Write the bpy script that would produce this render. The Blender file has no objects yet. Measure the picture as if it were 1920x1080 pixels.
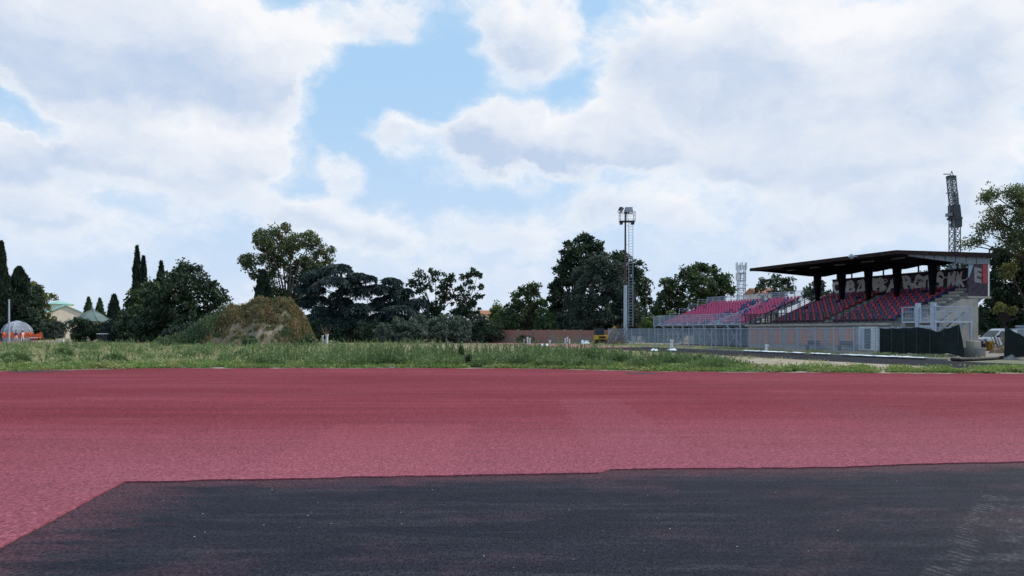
import bpy, math, random
import numpy as np
from mathutils import Vector, Matrix

# ------------------------------------------------------------------ camera, sky, sun, exposure
S = bpy.context.scene
C = S.collection
F, HOR, EYE = 1397.0, 620.0, 1.7          # focal length and horizon row of the 1920 px wide photograph, eye height
cam = bpy.data.cameras.new('camera')
cam.sensor_width = 36.0
cam.lens = 36.0 * F / 1920.0
cam.shift_y = (HOR - 540.0) / 1920.0
cam.clip_end = 6000.0
cam.clip_start = 0.1
camo = bpy.data.objects.new('camera', cam)
camo.location = (0, 0, EYE)
camo.rotation_euler = (math.radians(90), 0, 0)
C.objects.link(camo)
S.camera = camo

SUN_AZ, SUN_EL = math.radians(69.0), math.radians(44.0)      # azimuth clockwise from straight ahead
sl = bpy.data.lights.new('sun', 'SUN')
sl.energy = 3.4
sl.angle = math.radians(0.6)
sl.color = (1.0, 0.92, 0.80)
so = bpy.data.objects.new('sun', sl)
sd = Vector((math.sin(SUN_AZ) * math.cos(SUN_EL), math.cos(SUN_AZ) * math.cos(SUN_EL), math.sin(SUN_EL)))
so.rotation_euler = sd.to_track_quat('Z', 'Y').to_euler()
so.location = sd * 200
C.objects.link(so)

S.view_settings.view_transform = 'Standard'
S.view_settings.look = 'None'
S.view_settings.exposure = 0.0
S.view_settings.gamma = 1.0
S.view_settings.use_curve_mapping = False


def gp(px, py):
    """ground point seen at a pixel of the photograph"""
    Y = EYE * F / (py - HOR)
    return (px - 960.0) / F * Y, Y


def wx(px, Y):
    return (px - 960.0) / F * Y


def wz(py, Y):
    return EYE + (HOR - py) / F * Y


# world: Nishita sky with a layer of broken cumulus
W = bpy.data.worlds.new('World')
S.world = W
W.use_nodes = True
wt = W.node_tree
for n in list(wt.nodes):
    wt.nodes.remove(n)


class G:
    """tiny node-graph helper"""
    def __init__(self, tree):
        self.t = tree

    def n(self, typ, **kw):
        nd = self.t.nodes.new(typ)
        for k, v in kw.items():
            setattr(nd, k, v)
        return nd

    def put(self, sock, v):
        if isinstance(v, bpy.types.NodeSocket):
            self.t.links.new(v, sock)
        elif v is not None:
            if sock.type == 'RGBA' and not isinstance(v, (int, float)) and len(v) == 3:
                v = (*v, 1)
            sock.default_value = v

    def math(self, op, a, b=None, c=None, clamp=False):
        nd = self.n('ShaderNodeMath', operation=op, use_clamp=clamp)
        for i, v in enumerate((a, b, c)):
            if v is not None:
                self.put(nd.inputs[i], v)
        return nd.outputs[0]

    def vmath(self, op, a, b=None, scale=None):
        nd = self.n('ShaderNodeVectorMath', operation=op)
        self.put(nd.inputs[0], a)
        if b is not None:
            self.put(nd.inputs[1], b)
        if scale is not None:
            self.put(nd.inputs['Scale'], scale)
        return nd.outputs['Value'] if op in ('LENGTH', 'DOT_PRODUCT', 'DISTANCE') else nd.outputs[0]

    def noise(self, vec, scale, detail=4, rough=0.5, dist=0.0, color=False):
        nd = self.n('ShaderNodeTexNoise')
        self.put(nd.inputs['Vector'], vec)
        nd.inputs['Scale'].default_value = scale
        nd.inputs['Detail'].default_value = detail
        nd.inputs['Roughness'].default_value = rough
        nd.inputs['Distortion'].default_value = dist
        return nd.outputs['Color' if color else 'Fac']

    def smooth(self, v, a, b, lo=0.0, hi=1.0, typ='SMOOTHSTEP'):
        nd = self.n('ShaderNodeMapRange', interpolation_type=typ)
        self.put(nd.inputs[0], v)
        nd.inputs[1].default_value = a
        nd.inputs[2].default_value = b
        nd.inputs[3].default_value = lo
        nd.inputs[4].default_value = hi
        return nd.outputs[0]

    def mix(self, f, a, b, mode='MIX'):
        nd = self.n('ShaderNodeMix', data_type='RGBA', blend_type=mode)
        self.put(nd.inputs[0], f)
        self.put(nd.inputs[6], a)
        self.put(nd.inputs[7], b)
        return nd.outputs[2]

    def sep(self, v):
        nd = self.n('ShaderNodeSeparateXYZ')
        self.put(nd.inputs[0], v)
        return nd.outputs

    def comb(self, x=0.0, y=0.0, z=0.0):
        nd = self.n('ShaderNodeCombineXYZ')
        for i, v in enumerate((x, y, z)):
            self.put(nd.inputs[i], v)
        return nd.outputs[0]


g = G(wt)
sky = g.n('ShaderNodeTexSky', sky_type='NISHITA', sun_disc=False)
sky.sun_elevation = SUN_EL
sky.sun_rotation = SUN_AZ
sky.altitude = 50
sky.air_density = 1.0
sky.dust_density = 1.6
sky.ozone_density = 1.4
STR = 0.1
K = 1.0 / STR
tc = g.n('ShaderNodeTexCoord').outputs['Generated']


def sdir(px, py):
    return Vector(((px - 960) / F, 1.0, (HOR - py) / F)).normalized()


flat = g.vmath('MULTIPLY', tc, (1.0, 1.0, 1.45))
w1 = g.vmath('SUBTRACT', g.noise(flat, 6.0, 3, 0.5, color=True), (0.5, 0.5, 0.5))
w2 = g.vmath('SUBTRACT', g.noise(flat, 22.0, 6, 0.6, color=True), (0.5, 0.5, 0.5))
wv = g.vmath('ADD', g.vmath('SCALE', w1, scale=0.085), g.vmath('SCALE', w2, scale=0.045))
p2 = g.vmath('ADD', flat, g.vmath('SCALE', wv, scale=0.9))
pb = g.vmath('ADD', tc, wv)
n1 = g.noise(p2, 6.5, 10, 0.66)
# cloud banks: centre pixel, half width, half height, weight (negative ones open gaps of blue)
BANKS = [(290, 70, 360, 150, .30), (470, 130, 190, 110, .22), (60, 40, 260, 140, .22), (330, 285, 270, 85, .27), (480, 270, 100, 70, .12), (5, 278, 70, 50, .30), (80, 375, 125, 60, .26),
         (960, 268, 150, 75, .34), (1090, 290, 110, 60, .22), (985, 60, 140, 90, .24), (725, 40, 110, 60, .19), (1330, 90, 260, 130, .26), (1640, 90, 300, 150, .28), (1540, 230, 330, 120, .26),
         (1170, 230, 110, 90, .20), (1290, 290, 150, 70, .18), (1720, 330, 230, 110, .24), (1470, 320, 160, 70, .14), (645, 325, 60, 45, .24), (620, 405, 110, 50, .22), (735, 425, 60, 45, .2),
         (1180, 400, 180, 70, .15), (130, 440, 170, 45, .14), (330, 420, 110, 35, .14), (930, 420, 150, 50, .13), (1480, 430, 230, 60, .14), (740, 250, 110, 28, .16), (420, 370, 160, 45, .16)]
GAPS = [(760, 160, 160, 80, .27), (640, 240, 100, 80, .2), (835, 60, 45, 70, .16), (1070, 160, 60, 110, .12), (20, 215, 90, 30, .2), (1115, 20, 30, 75, .16), (1880, 60, 60, 80, .14),
        (545, 15, 45, 40, .2), (310, 232, 45, 22, .12), (560, 330, 55, 60, .14), (880, 375, 130, 45, .12), (700, 330, 90, 60, .10), (600, 160, 60, 60, .10), (1180, 350, 80, 40, .08), (200, 330, 60, 30, .06)]
bf, sn, sw = None, None, None
for (px, py, rx, ry, a) in BANKS + [(q[0], q[1], q[2], q[3], -q[4]) for q in GAPS]:
    c = sdir(px, py)
    d = g.vmath('SUBTRACT', pb, tuple(c))
    d = g.vmath('MULTIPLY', d, (F / rx, F / rx * 0.8, F / ry))
    s = g.smooth(g.vmath('LENGTH', d), 0.35, 1.12, a, 0.0)
    bf = s if bf is None else g.math('ADD', bf, s)
    if a > 0:
        # bright towards the sun (upper right), grey underneath
        z_ = g.vmath('DOT_PRODUCT', d, (0.35, 0.0, 0.85))
        q = g.math('MULTIPLY', s, g.smooth(z_, 0.50, -0.45))
        sn = q if sn is None else g.math('ADD', sn, q)
        sw = s if sw is None else g.math('ADD', sw, s)
dens = g.math('ADD', n1, bf)
cover = g.math('ADD', g.smooth(dens, 0.36, 0.72, 0.0, 0.66), g.smooth(dens, 0.54, 0.72, 0.0, 0.30))
n_up = g.noise(g.vmath('ADD', p2, (0.03, 0.0, 0.09)), 6.5, 4, 0.5)
generic = g.smooth(n_up, 0.42, 0.66)
bank_sh = g.math('DIVIDE', g.math('ADD', sn, g.math('MULTIPLY', generic, 0.10)), g.math('ADD', sw, 0.10))
n_sun = g.noise(g.vmath('ADD', p2, (0.016, 0.0, 0.020)), 6.5, 6, 0.55)
relief = g.math('MULTIPLY', g.math('SUBTRACT', n1, n_sun), 1.3)
body = g.smooth(dens, 0.56, 0.80)
shade = g.math('SUBTRACT', g.math('MULTIPLY', g.math('MULTIPLY', bank_sh, body), 1.12), relief, clamp=True)
lit = g.mix(shade, (0.965 * K, 0.965 * K, 0.985 * K), (0.54 * K, 0.65 * K, 0.835 * K))
el = g.sep(tc)[2]
base = g.mix(0.82, sky.outputs[0], (0.45 * K, 0.72 * K, 1.02 * K))
haze_f = g.smooth(el, 0.0, 0.34, 0.92, 0.04)
base = g.mix(haze_f, base, (0.64 * K, 0.755 * K, 0.93 * K))
low = g.smooth(el, 0.02, 0.24, 0.5, 1.0)
skyc = g.mix(g.math('MULTIPLY', cover, low), base, lit)
# below the horizon nothing is seen but the ground
bg = g.n('ShaderNodeBackground')
g.put(bg.inputs[0], skyc)
bg.inputs[1].default_value = STR
out = g.n('ShaderNodeOutputWorld')
wt.links.new(bg.outputs[0], out.inputs[0])

# ------------------------------------------------------------------ helpers
R = math.radians
rng = np.random.default_rng(7)
random.seed(7)


class MB:
    """collects simple solids; build() links them as one mesh object"""
    def __init__(self):
        self.v, self.f = [], []

    def add(self, vs, fs):
        o = len(self.v)
        self.v += [tuple(p) for p in vs]
        self.f += [tuple(i + o for i in f) for f in fs]
        return self

    def box(self, x0, x1, y0, y1, z0, z1):
        return self.hexa([(x0, y0, z0), (x1, y0, z0), (x1, y1, z0), (x0, y1, z0), (x0, y0, z1), (x1, y0, z1), (x1, y1, z1), (x0, y1, z1)])

    def hexa(self, p):
        return self.add(p, [(0, 3, 2, 1), (4, 5, 6, 7), (0, 1, 5, 4), (1, 2, 6, 5), (2, 3, 7, 6), (3, 0, 4, 7)])

    def bar(self, a, b, w, h=None):
        """rectangular bar between two points"""
        h = h or w
        a, b = Vector(a), Vector(b)
        d = (b - a).normalized()
        upv = Vector((0, 0, 1)) if abs(d.z) < 0.95 else Vector((0, 1, 0))
        s = d.cross(upv).normalized() * (w / 2)
        t = s.cross(d).normalized() * (h / 2)
        return self.hexa([a - s - t, a + s - t, b + s - t, b - s - t, a - s + t, a + s + t, b + s + t, b - s + t])

    def tube(self, a, b, r0, r1=None, n=8, cap=True):
        r1 = r0 if r1 is None else r1
        a, b = Vector(a), Vector(b)
        d = (b - a).normalized()
        upv = Vector((0, 0, 1)) if abs(d.z) < 0.95 else Vector((1, 0, 0))
        s = d.cross(upv).normalized()
        t = s.cross(d)
        vs, fs = [], []
        for p, r in ((a, r0), (b, r1)):
            for i in range(n):
                q = 2 * math.pi * i / n
                vs.append(p + s * (r * math.cos(q)) + t * (r * math.sin(q)))
        for i in range(n):
            j = (i + 1) % n
            fs.append((i, j, n + j, n + i))
        if cap:
            fs.append(tuple(reversed(range(n))))
            fs.append(tuple(range(n, 2 * n)))
        return self.add(vs, fs)

    def path(self, pts, radii, n=7):
        pts = [Vector(p) for p in pts]
        vs, fs = [], []
        for k, p in enumerate(pts):
            d = (pts[min(k + 1, len(pts) - 1)] - pts[max(k - 1, 0)]).normalized()
            upv = Vector((0, 0, 1)) if abs(d.z) < 0.9 else Vector((1, 0, 0))
            s = d.cross(upv).normalized()
            t = s.cross(d)
            r = radii[k] if hasattr(radii, '__len__') else radii
            for i in range(n):
                q = 2 * math.pi * i / n
                vs.append(p + s * (r * math.cos(q)) + t * (r * math.sin(q)))
        for k in range(len(pts) - 1):
            for i in range(n):
                j = (i + 1) % n
                fs.append((k * n + i, k * n + j, (k + 1) * n + j, (k + 1) * n + i))
        fs.append(tuple(reversed(range(n))))
        fs.append(tuple(range((len(pts) - 1) * n, len(pts) * n)))
        return self.add(vs, fs)

    def prism_x(self, poly, x0, x1):
        """polygon in (y, z) pushed along x"""
        n = len(poly)
        vs = [(x0, y, z) for y, z in poly] + [(x1, y, z) for y, z in poly]
        fs = [tuple(reversed(range(n))), tuple(range(n, 2 * n))] + [(i, (i + 1) % n, n + (i + 1) % n, n + i) for i in range(n)]
        return self.add(vs, fs)

    def prism_z(self, poly, z0, z1):
        n = len(poly)
        vs = [(x, y, z0) for x, y in poly] + [(x, y, z1) for x, y in poly]
        fs = [tuple(reversed(range(n))), tuple(range(n, 2 * n))] + [(i, (i + 1) % n, n + (i + 1) % n, n + i) for i in range(n)]
        return self.add(vs, fs)

    def lathe(self, prof, cx=0, cy=0, n=16):
        """profile of (r, z) turned about a vertical axis"""
        vs, fs = [], []
        for r, z in prof:
            for i in range(n):
                q = 2 * math.pi * i / n
                vs.append((cx + r * math.cos(q), cy + r * math.sin(q), z))
        for k in range(len(prof) - 1):
            for i in range(n):
                j = (i + 1) % n
                fs.append((k * n + i, k * n + j, (k + 1) * n + j, (k + 1) * n + i))
        fs.append(tuple(reversed(range(n))))
        fs.append(tuple(range((len(prof) - 1) * n, len(prof) * n)))
        return self.add(vs, fs)

    def mesh(self, name):
        me = bpy.data.meshes.new(name)
        me.from_pydata(self.v, [], self.f)
        me.validate()
        me.update()
        return me

    def build(self, name, mat, parent=None, smooth=False, bevel=0.0):
        return link(name, self.mesh(name), mat, parent, smooth, bevel)


def link(name, me, mat, parent=None, smooth=False, bevel=0.0):
    o = bpy.data.objects.new(name, me)
    C.objects.link(o)
    if mat is not None and not me.materials:
        me.materials.append(mat)
    if parent:
        o.parent = parent
    if smooth:
        me.polygons.foreach_set('use_smooth', np.ones(len(me.polygons), dtype=bool))
    if bevel:
        b = o.modifiers.new('bevel', 'BEVEL')
        b.width = bevel
        b.segments = 2
        b.limit_method = 'ANGLE'
    return o


def dup(o, parent=None, loc=None, rz=None):
    c = o.copy()
    C.objects.link(c)
    if parent:
        c.parent = parent
    if loc is not None:
        c.location = loc
    if rz is not None:
        c.rotation_euler = (0, 0, rz)
    return c


def tag(o, label, cat, group=None, kind=None):
    if label:
        o['label'] = label
    if cat:
        o['category'] = cat
    if group:
        o['group'] = group
    if kind:
        o['kind'] = kind
    return o


def thing(name, label, cat, loc=(0, 0, 0), rz=0.0, group=None):
    o = bpy.data.objects.new(name, None)
    o.empty_display_size = 0.3
    C.objects.link(o)
    o.location = loc
    o.rotation_euler = (0, 0, rz)
    return tag(o, label, cat, group)


def mat(name, c1, c2=None, scale=3.0, rough=0.7, metal=0.0, detail=5, bump=0.0, bscale=40.0, spec=0.3, c3=None, stretch=None, gen='Object', trans=0.0):
    m = bpy.data.materials.new(name)
    m.use_nodes = True
    h = G(m.node_tree)
    b = m.node_tree.nodes['Principled BSDF']
    b.inputs['Roughness'].default_value = rough
    b.inputs['Metallic'].default_value = metal
    b.inputs['Specular IOR Level'].default_value = spec
    co = h.n('ShaderNodeTexCoord').outputs[gen]
    if stretch:
        co = h.vmath('MULTIPLY', co, stretch)
    if c2 is not None:
        f = h.smooth(h.noise(co, scale, detail, 0.6), 0.36, 0.64)
        col = h.mix(f, c1, c2)
        if c3 is not None:
            f2 = h.smooth(h.noise(co, scale * 3.7, detail, 0.65), 0.52, 0.72)
            col = h.mix(f2, col, c3)
        h.put(b.inputs['Base Color'], col)
    else:
        b.inputs['Base Color'].default_value = (*c1, 1)
    if bump:
        bn = h.n('ShaderNodeBump')
        bn.inputs['Strength'].default_value = bump
        bn.inputs['Distance'].default_value = 0.02
        h.put(bn.inputs['Height'], h.noise(co, bscale, 4, 0.6))
        h.put(b.inputs['Normal'], bn.outputs[0])
    if trans:
        b.inputs['Transmission Weight'].default_value = trans
    return m


def leafmat(name, dark, light, extra=None, trans=0.25, scale=0.55):
    """foliage: each leaf a shade of its own, clumps drifting between two greens"""
    m = bpy.data.materials.new(name)
    m.use_nodes = True
    t = m.node_tree
    h = G(t)
    b = t.nodes['Principled BSDF']
    b.inputs['Roughness'].default_value = 0.6
    b.inputs['Specular IOR Level'].default_value = 0.25
    isl = h.n('ShaderNodeNewGeometry').outputs['Random Per Island']
    co = h.n('ShaderNodeTexCoord').outputs['Object']
    f = h.math('ADD', h.math('MULTIPLY', isl, 0.5), h.math('MULTIPLY', h.smooth(h.noise(co, scale, 3, 0.6), 0.35, 0.65), 0.5))
    col = h.mix(f, dark, light)
    if extra is not None:
        col = h.mix(h.smooth(h.math('ADD', h.noise(co, scale * 1.7, 3, 0.6), h.math('MULTIPLY', isl, 0.25)), 0.58, 0.74), col, extra)
    h.put(b.inputs['Base Color'], col)
    tr = h.n('ShaderNodeBsdfTranslucent')
    h.put(tr.inputs[0], h.mix(0.5, col, (light[0] * 1.5, light[1] * 1.5, light[2] * 0.8)))
    mx = h.n('ShaderNodeMixShader')
    mx.inputs[0].default_value = trans
    t.links.new(b.outputs[0], mx.inputs[1])
    t.links.new(tr.outputs[0], mx.inputs[2])
    t.links.new(mx.outputs[0], t.nodes['Material Output'].inputs[0])
    return m


def unit(a):
    return a / np.maximum(np.linalg.norm(a, axis=1, keepdims=True), 1e-9)


def leaves(name, P, A, L, Wd, material, parent=None, origin=None):
    """N rhombic leaves as one mesh: centre P, axis A, length L, width Wd"""
    n = len(P)
    if origin is not None:
        P = P - np.array(origin)
    A = unit(A)
    B = unit(np.cross(A, rng.normal(size=(n, 3))))
    L = np.asarray(L).reshape(-1, 1) * np.ones((n, 1))
    Wd = np.asarray(Wd).reshape(-1, 1) * np.ones((n, 1))
    V = np.stack([P - A * L / 2, P + B * Wd / 2 - A * L * 0.05, P + A * L / 2, P - B * Wd / 2 - A * L * 0.05], axis=1).reshape(-1, 3)
    me = bpy.data.meshes.new(name)
    me.vertices.add(4 * n)
    me.vertices.foreach_set('co', V.astype(np.float32).ravel())
    me.loops.add(4 * n)
    me.loops.foreach_set('vertex_index', np.arange(4 * n, dtype=np.int32))
    me.polygons.add(n)
    me.polygons.foreach_set('loop_start', (np.arange(n) * 4).astype(np.int32))
    me.polygons.foreach_set('loop_total', np.full(n, 4, dtype=np.int32))
    me.update(calc_edges=True)
    return link(name, me, material, parent)


def ball(n, power=0.45):
    return unit(rng.normal(size=(n, 3))) * (rng.random((n, 1)) ** power)


# ------------------------------------------------------------------ materials
M = {}
M['galv'] = mat('galvanised_steel', (0.30, 0.36, 0.46), (0.40, 0.47, 0.57), 4, 0.5, 0.2)
M['galv_light'] = mat('galvanised_steel_pale', (0.34, 0.40, 0.49), (0.44, 0.50, 0.58), 4, 0.5, 0.2)
M['dark_steel'] = mat('dark_painted_steel', (0.03, 0.035, 0.045), (0.06, 0.06, 0.07), 5, 0.6)
M['rust'] = mat('rusty_steel', (0.10, 0.06, 0.045), (0.05, 0.045, 0.05), 3, 0.8)
M['concrete'] = mat('weathered_concrete', (0.24, 0.24, 0.235), (0.15, 0.155, 0.155), 1.2, 0.9, bump=0.2, c3=(0.13, 0.13, 0.12))
M['concrete_light'] = mat('pale_concrete', (0.40, 0.36, 0.31), (0.30, 0.28, 0.26), 1.5, 0.9, bump=0.2)
M['plaster_pink'] = mat('salmon_plaster', (0.56, 0.25, 0.16), (0.48, 0.22, 0.15), 1.5, 0.9, c3=(0.36, 0.25, 0.21))
M['plaster_grey'] = mat('grey_plaster', (0.38, 0.36, 0.36), (0.30, 0.29, 0.30), 1.5, 0.9, c3=(0.22, 0.21, 0.22))
M['roof_dark'] = mat('near_black_roof', (0.010, 0.011, 0.015), (0.016, 0.016, 0.020), 2, 0.95, spec=0.03)  # plain near-black shared by roof, ribs and pillars
M['roof_edge'] = mat('rusty_dark_fascia', (0.014, 0.013, 0.015), (0.050, 0.032, 0.028), 2.5, 0.9, spec=0.05, stretch=(1, 1, 6))
M['fascia_blue'] = mat('grey_blue_cladding', (0.15, 0.185, 0.22), (0.20, 0.23, 0.26), 3, 0.7, c3=(0.09, 0.09, 0.10))
M['graffiti_wall'] = mat('dark_painted_wall', (0.035, 0.03, 0.045), (0.07, 0.05, 0.07), 2.5, 0.85)
M['graffiti'] = mat('silver_spray_paint', (0.85, 0.85, 0.88), (0.62, 0.62, 0.66), 6, 0.6, stretch=(1, 1, 0.4))
M['graffiti_red'] = mat('red_spray_paint', (0.38, 0.05, 0.05), (0.28, 0.05, 0.06), 3, 0.7)
M['seat_red'] = mat('red_seat_plastic', (0.52, 0.045, 0.06), (0.44, 0.05, 0.07), 2, 0.45)
M['seat_blue'] = mat('blue_seat_plastic', (0.045, 0.05, 0.15), (0.06, 0.065, 0.18), 2, 0.45)
M['seat_magenta'] = mat('faded_magenta_seat_plastic', (0.52, 0.075, 0.17), (0.44, 0.085, 0.19), 2, 0.45)
M['white_paint'] = mat('white_paint', (0.72, 0.74, 0.76), (0.62, 0.64, 0.66), 4, 0.5)
M['glass_dark'] = mat('dark_glass', (0.03, 0.04, 0.05), rough=0.08, spec=0.6)
M['net'] = mat('dark_green_shade_net', (0.006, 0.012, 0.013), (0.010, 0.018, 0.019), 2, 0.95, bump=0.3, bscale=90)
M['bark'] = mat('bark', (0.045, 0.040, 0.034), (0.028, 0.025, 0.023), 4, 0.95, bump=0.4, bscale=25)
M['bark_grey'] = mat('grey_bark', (0.14, 0.125, 0.11), (0.08, 0.07, 0.065), 4, 0.95)
M['brick'] = None
M['plastic_white'] = mat('white_plastic', (0.75, 0.80, 0.85), (0.62, 0.70, 0.78), 2, 0.4, bump=0.5, bscale=12)
M['orange'] = mat('orange_safety_net', (0.80, 0.16, 0.06), (0.62, 0.12, 0.05), 3, 0.6)
M['black_rubber'] = mat('black_rubber', (0.02, 0.02, 0.022), rough=0.7)
M['yellow'] = mat('yellow_machine_paint', (0.62, 0.34, 0.03), (0.5, 0.27, 0.03), 3, 0.45)
M['cream'] = mat('cream_render', (0.76, 0.66, 0.53), (0.68, 0.59, 0.47), 0.6, 0.9)
M['copper'] = mat('verdigris_copper', (0.24, 0.46, 0.40), (0.30, 0.50, 0.45), 0.8, 0.6)
M['copper_dark'] = mat('dull_green_copper', (0.10, 0.15, 0.15), (0.15, 0.20, 0.19), 0.8, 0.7)
M['tile'] = mat('terracotta_tiles', (0.38, 0.17, 0.10), (0.28, 0.13, 0.08), 1.2, 0.9)
M['tent'] = mat('grey_tent_fabric', (0.30, 0.33, 0.39), (0.24, 0.27, 0.33), 1.0, 0.7)
M['tent_dark'] = mat('slate_tent_mesh', (0.14, 0.16, 0.21), (0.18, 0.20, 0.25), 1.0, 0.8)
M['skin'] = mat('skin', (0.42, 0.25, 0.18), rough=0.5)
M['hair'] = mat('dark_hair', (0.02, 0.016, 0.014), rough=0.6)
M['cloth_white'] = mat('white_cloth', (0.70, 0.70, 0.70), (0.6, 0.6, 0.62), 8, 0.9)
M['cloth_blue'] = mat('navy_cloth', (0.03, 0.04, 0.15), (0.04, 0.05, 0.18), 8, 0.9)
M['cloth_dark'] = mat('dark_cloth', (0.03, 0.03, 0.035), (0.05, 0.045, 0.05), 8, 0.9)
M['cloth_red'] = mat('red_cloth', (0.35, 0.04, 0.05), (0.28, 0.04, 0.05), 8, 0.9)
M['wood'] = mat('grey_brown_wood', (0.22, 0.16, 0.11), (0.15, 0.11, 0.08), 4, 0.9, stretch=(1, 1, 6))
M['crane'] = mat('grey_blue_crane_paint', (0.17, 0.21, 0.25), (0.12, 0.14, 0.17), 2, 0.6)
M['lamp_tube'] = mat('dusty_lamp_cover', (0.22, 0.22, 0.24), rough=0.5)
M['clay'] = mat('brown_clay_soil', (0.22, 0.16, 0.11), (0.15, 0.11, 0.08), 1.2, 0.95, bump=0.6, bscale=8)

# brick wall of the far boundary
m = bpy.data.materials.new('old_brick')
m.use_nodes = True
h = G(m.node_tree)
b = m.node_tree.nodes['Principled BSDF']
b.inputs['Roughness'].default_value = 0.9
co = h.n('ShaderNodeTexCoord').outputs['Object']
cs = h.sep(co)
bt = h.n('ShaderNodeTexBrick')
h.put(bt.inputs['Vector'], h.comb(cs[0], cs[2], 0.0))
bt.inputs['Color1'].default_value = (0.26, 0.10, 0.07, 1)
bt.inputs['Color2'].default_value = (0.34, 0.16, 0.11, 1)
bt.inputs['Mortar'].default_value = (0.26, 0.22, 0.19, 1)
bt.inputs['Scale'].default_value = 4.0
nz = h.noise(co, 0.9, 5, 0.6)
dirt = h.math('ADD', nz, h.math('MULTIPLY', cs[2], -0.18))
h.put(b.inputs['Base Color'], h.mix(h.smooth(dirt, 0.28, 0.5), bt.outputs[0], (0.25, 0.19, 0.17)))
M['brick'] = m

M['leaf_mid'] = leafmat('mid_green_leaves', (0.026, 0.050, 0.028), (0.078, 0.118, 0.050))
M['leaf_dark'] = leafmat('dark_green_leaves', (0.017, 0.034, 0.025), (0.052, 0.084, 0.046), trans=0.15)
M['leaf_grey'] = leafmat('grey_green_leaves', (0.028, 0.048, 0.042), (0.072, 0.100, 0.082), trans=0.15)
M['leaf_hedge'] = leafmat('hedge_leaves', (0.055, 0.080, 0.066), (0.135, 0.175, 0.140), trans=0.15)
M['leaf_poplar'] = leafmat('poplar_leaves', (0.045, 0.075, 0.042), (0.10, 0.135, 0.062), (0.14, 0.15, 0.07), trans=.35)
M['leaf_olive'] = leafmat('olive_yellow_leaves', (0.07, 0.085, 0.03), (0.15, 0.16, 0.06), trans=0.35)
M['leaf_cedar'] = leafmat('blue_cedar_needles', (0.016, 0.034, 0.036), (0.055, 0.085, 0.084), trans=0.08)
M['leaf_cypress'] = leafmat('cypress_needles', (0.014, 0.028, 0.020), (0.030, 0.050, 0.032), trans=0.08)
M['leaf_fresh'] = leafmat('fresh_green_leaves', (0.06, 0.10, 0.035), (0.12, 0.17, 0.06), trans=0.3)
M['weed'] = leafmat('weed_leaves', (0.115, 0.165, 0.070), (0.33, 0.385, 0.185), (0.46, 0.41, 0.27), trans=0.3, scale=0.5)
M['weed_tall'] = leafmat('tall_weed_leaves', (0.042, 0.095, 0.040), (0.215, 0.300, 0.130), trans=0.16, scale=0.4)
M['cover'] = leafmat('low_creeping_leaves', (0.085, 0.165, 0.050), (0.21, 0.31, 0.10), (0.27, 0.27, 0.12), trans=0.3, scale=0.5)
M['dry'] = leafmat('dry_grass', (0.17, 0.15, 0.085), (0.30, 0.26, 0.16), (0.11, 0.14, 0.06), trans=0.2, scale=0.12)
M['mound_dry'] = leafmat('dry_brown_growth', (0.12, 0.092, 0.050), (0.32, 0.235, 0.135), (0.085, 0.10, 0.045), trans=0.2, scale=0.6)
M['mound_green'] = leafmat('mound_green_growth', (0.042, 0.082, 0.046), (0.105, 0.150, 0.075), trans=0.2, scale=0.5)

# ------------------------------------------------------------------ ground, track, roads
# ground sheet to the horizon: dry soil and grass
m = bpy.data.materials.new('field_soil')
m.use_nodes = True
h = G(m.node_tree)
b = m.node_tree.nodes['Principled BSDF']
b.inputs['Roughness'].default_value = 0.95
b.inputs['Specular IOR Level'].default_value = 0.1
co = h.n('ShaderNodeTexCoord').outputs['Object']
big = h.smooth(h.noise(h.vmath('MULTIPLY', co, (0.5, 1.6, 1)), 0.07, 6, 0.6), 0.38, 0.62)
fine = h.noise(co, 3.0, 6, 0.7)
soil = h.mix(fine, (0.20, 0.165, 0.12), (0.36, 0.31, 0.24))
grass = h.mix(fine, (0.07, 0.09, 0.035), (0.17, 0.17, 0.08))
h.put(b.inputs['Base Color'], h.mix(h.math('MULTIPLY', big, 0.75), soil, grass))
bn = h.n('ShaderNodeBump')
bn.inputs['Strength'].default_value = 0.6
bn.inputs['Distance'].default_value = 0.06
h.put(bn.inputs['Height'], fine)
h.put(b.inputs['Normal'], bn.outputs[0])
M['soil'] = m
tag(MB().add([(-3000, -300, 0), (3000, -300, 0), (3000, 5000, 0), (-3000, 5000, 0)], [(0, 1, 2, 3)]).build('ground', M['soil']), None, None, kind='structure')

# black rubber base layer
m = bpy.data.materials.new('black_rubber_base')
m.use_nodes = True
h = G(m.node_tree)
b = m.node_tree.nodes['Principled BSDF']
co = h.n('ShaderNodeTexCoord').outputs['Object']
cs = h.sep(co)
grain = h.math('ADD', h.math('MULTIPLY', h.noise(h.vmath('MULTIPLY', co, (1.0, 0.4, 1.0)), 52.0, 3, 0.8), 0.6), h.math('MULTIPLY', h.noise(co, 24.0, 5, 0.9), 0.4))
wide = h.noise(h.vmath('MULTIPLY', co, (0.6, 1.5, 1)), 0.9, 5, 0.6)
strk = h.noise(h.vmath('MULTIPLY', co, (0.35, 3.0, 1)), 1.6, 5, 0.6)
col = h.mix(h.smooth(wide, 0.35, 0.65), (0.0072, 0.0092, 0.0170), (0.0125, 0.0135, 0.0220))
col = h.mix(h.smooth(strk, 0.46, 0.70, 0, 0.75), col, (0.026, 0.0275, 0.036))
col = h.mix(h.smooth(h.noise(h.vmath('MULTIPLY', co, (0.5, 1.2, 1)), 1.7, 5, 0.65), 0.54, 0.70, 0, 0.65), col, (0.0065, 0.0085, 0.015))
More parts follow.
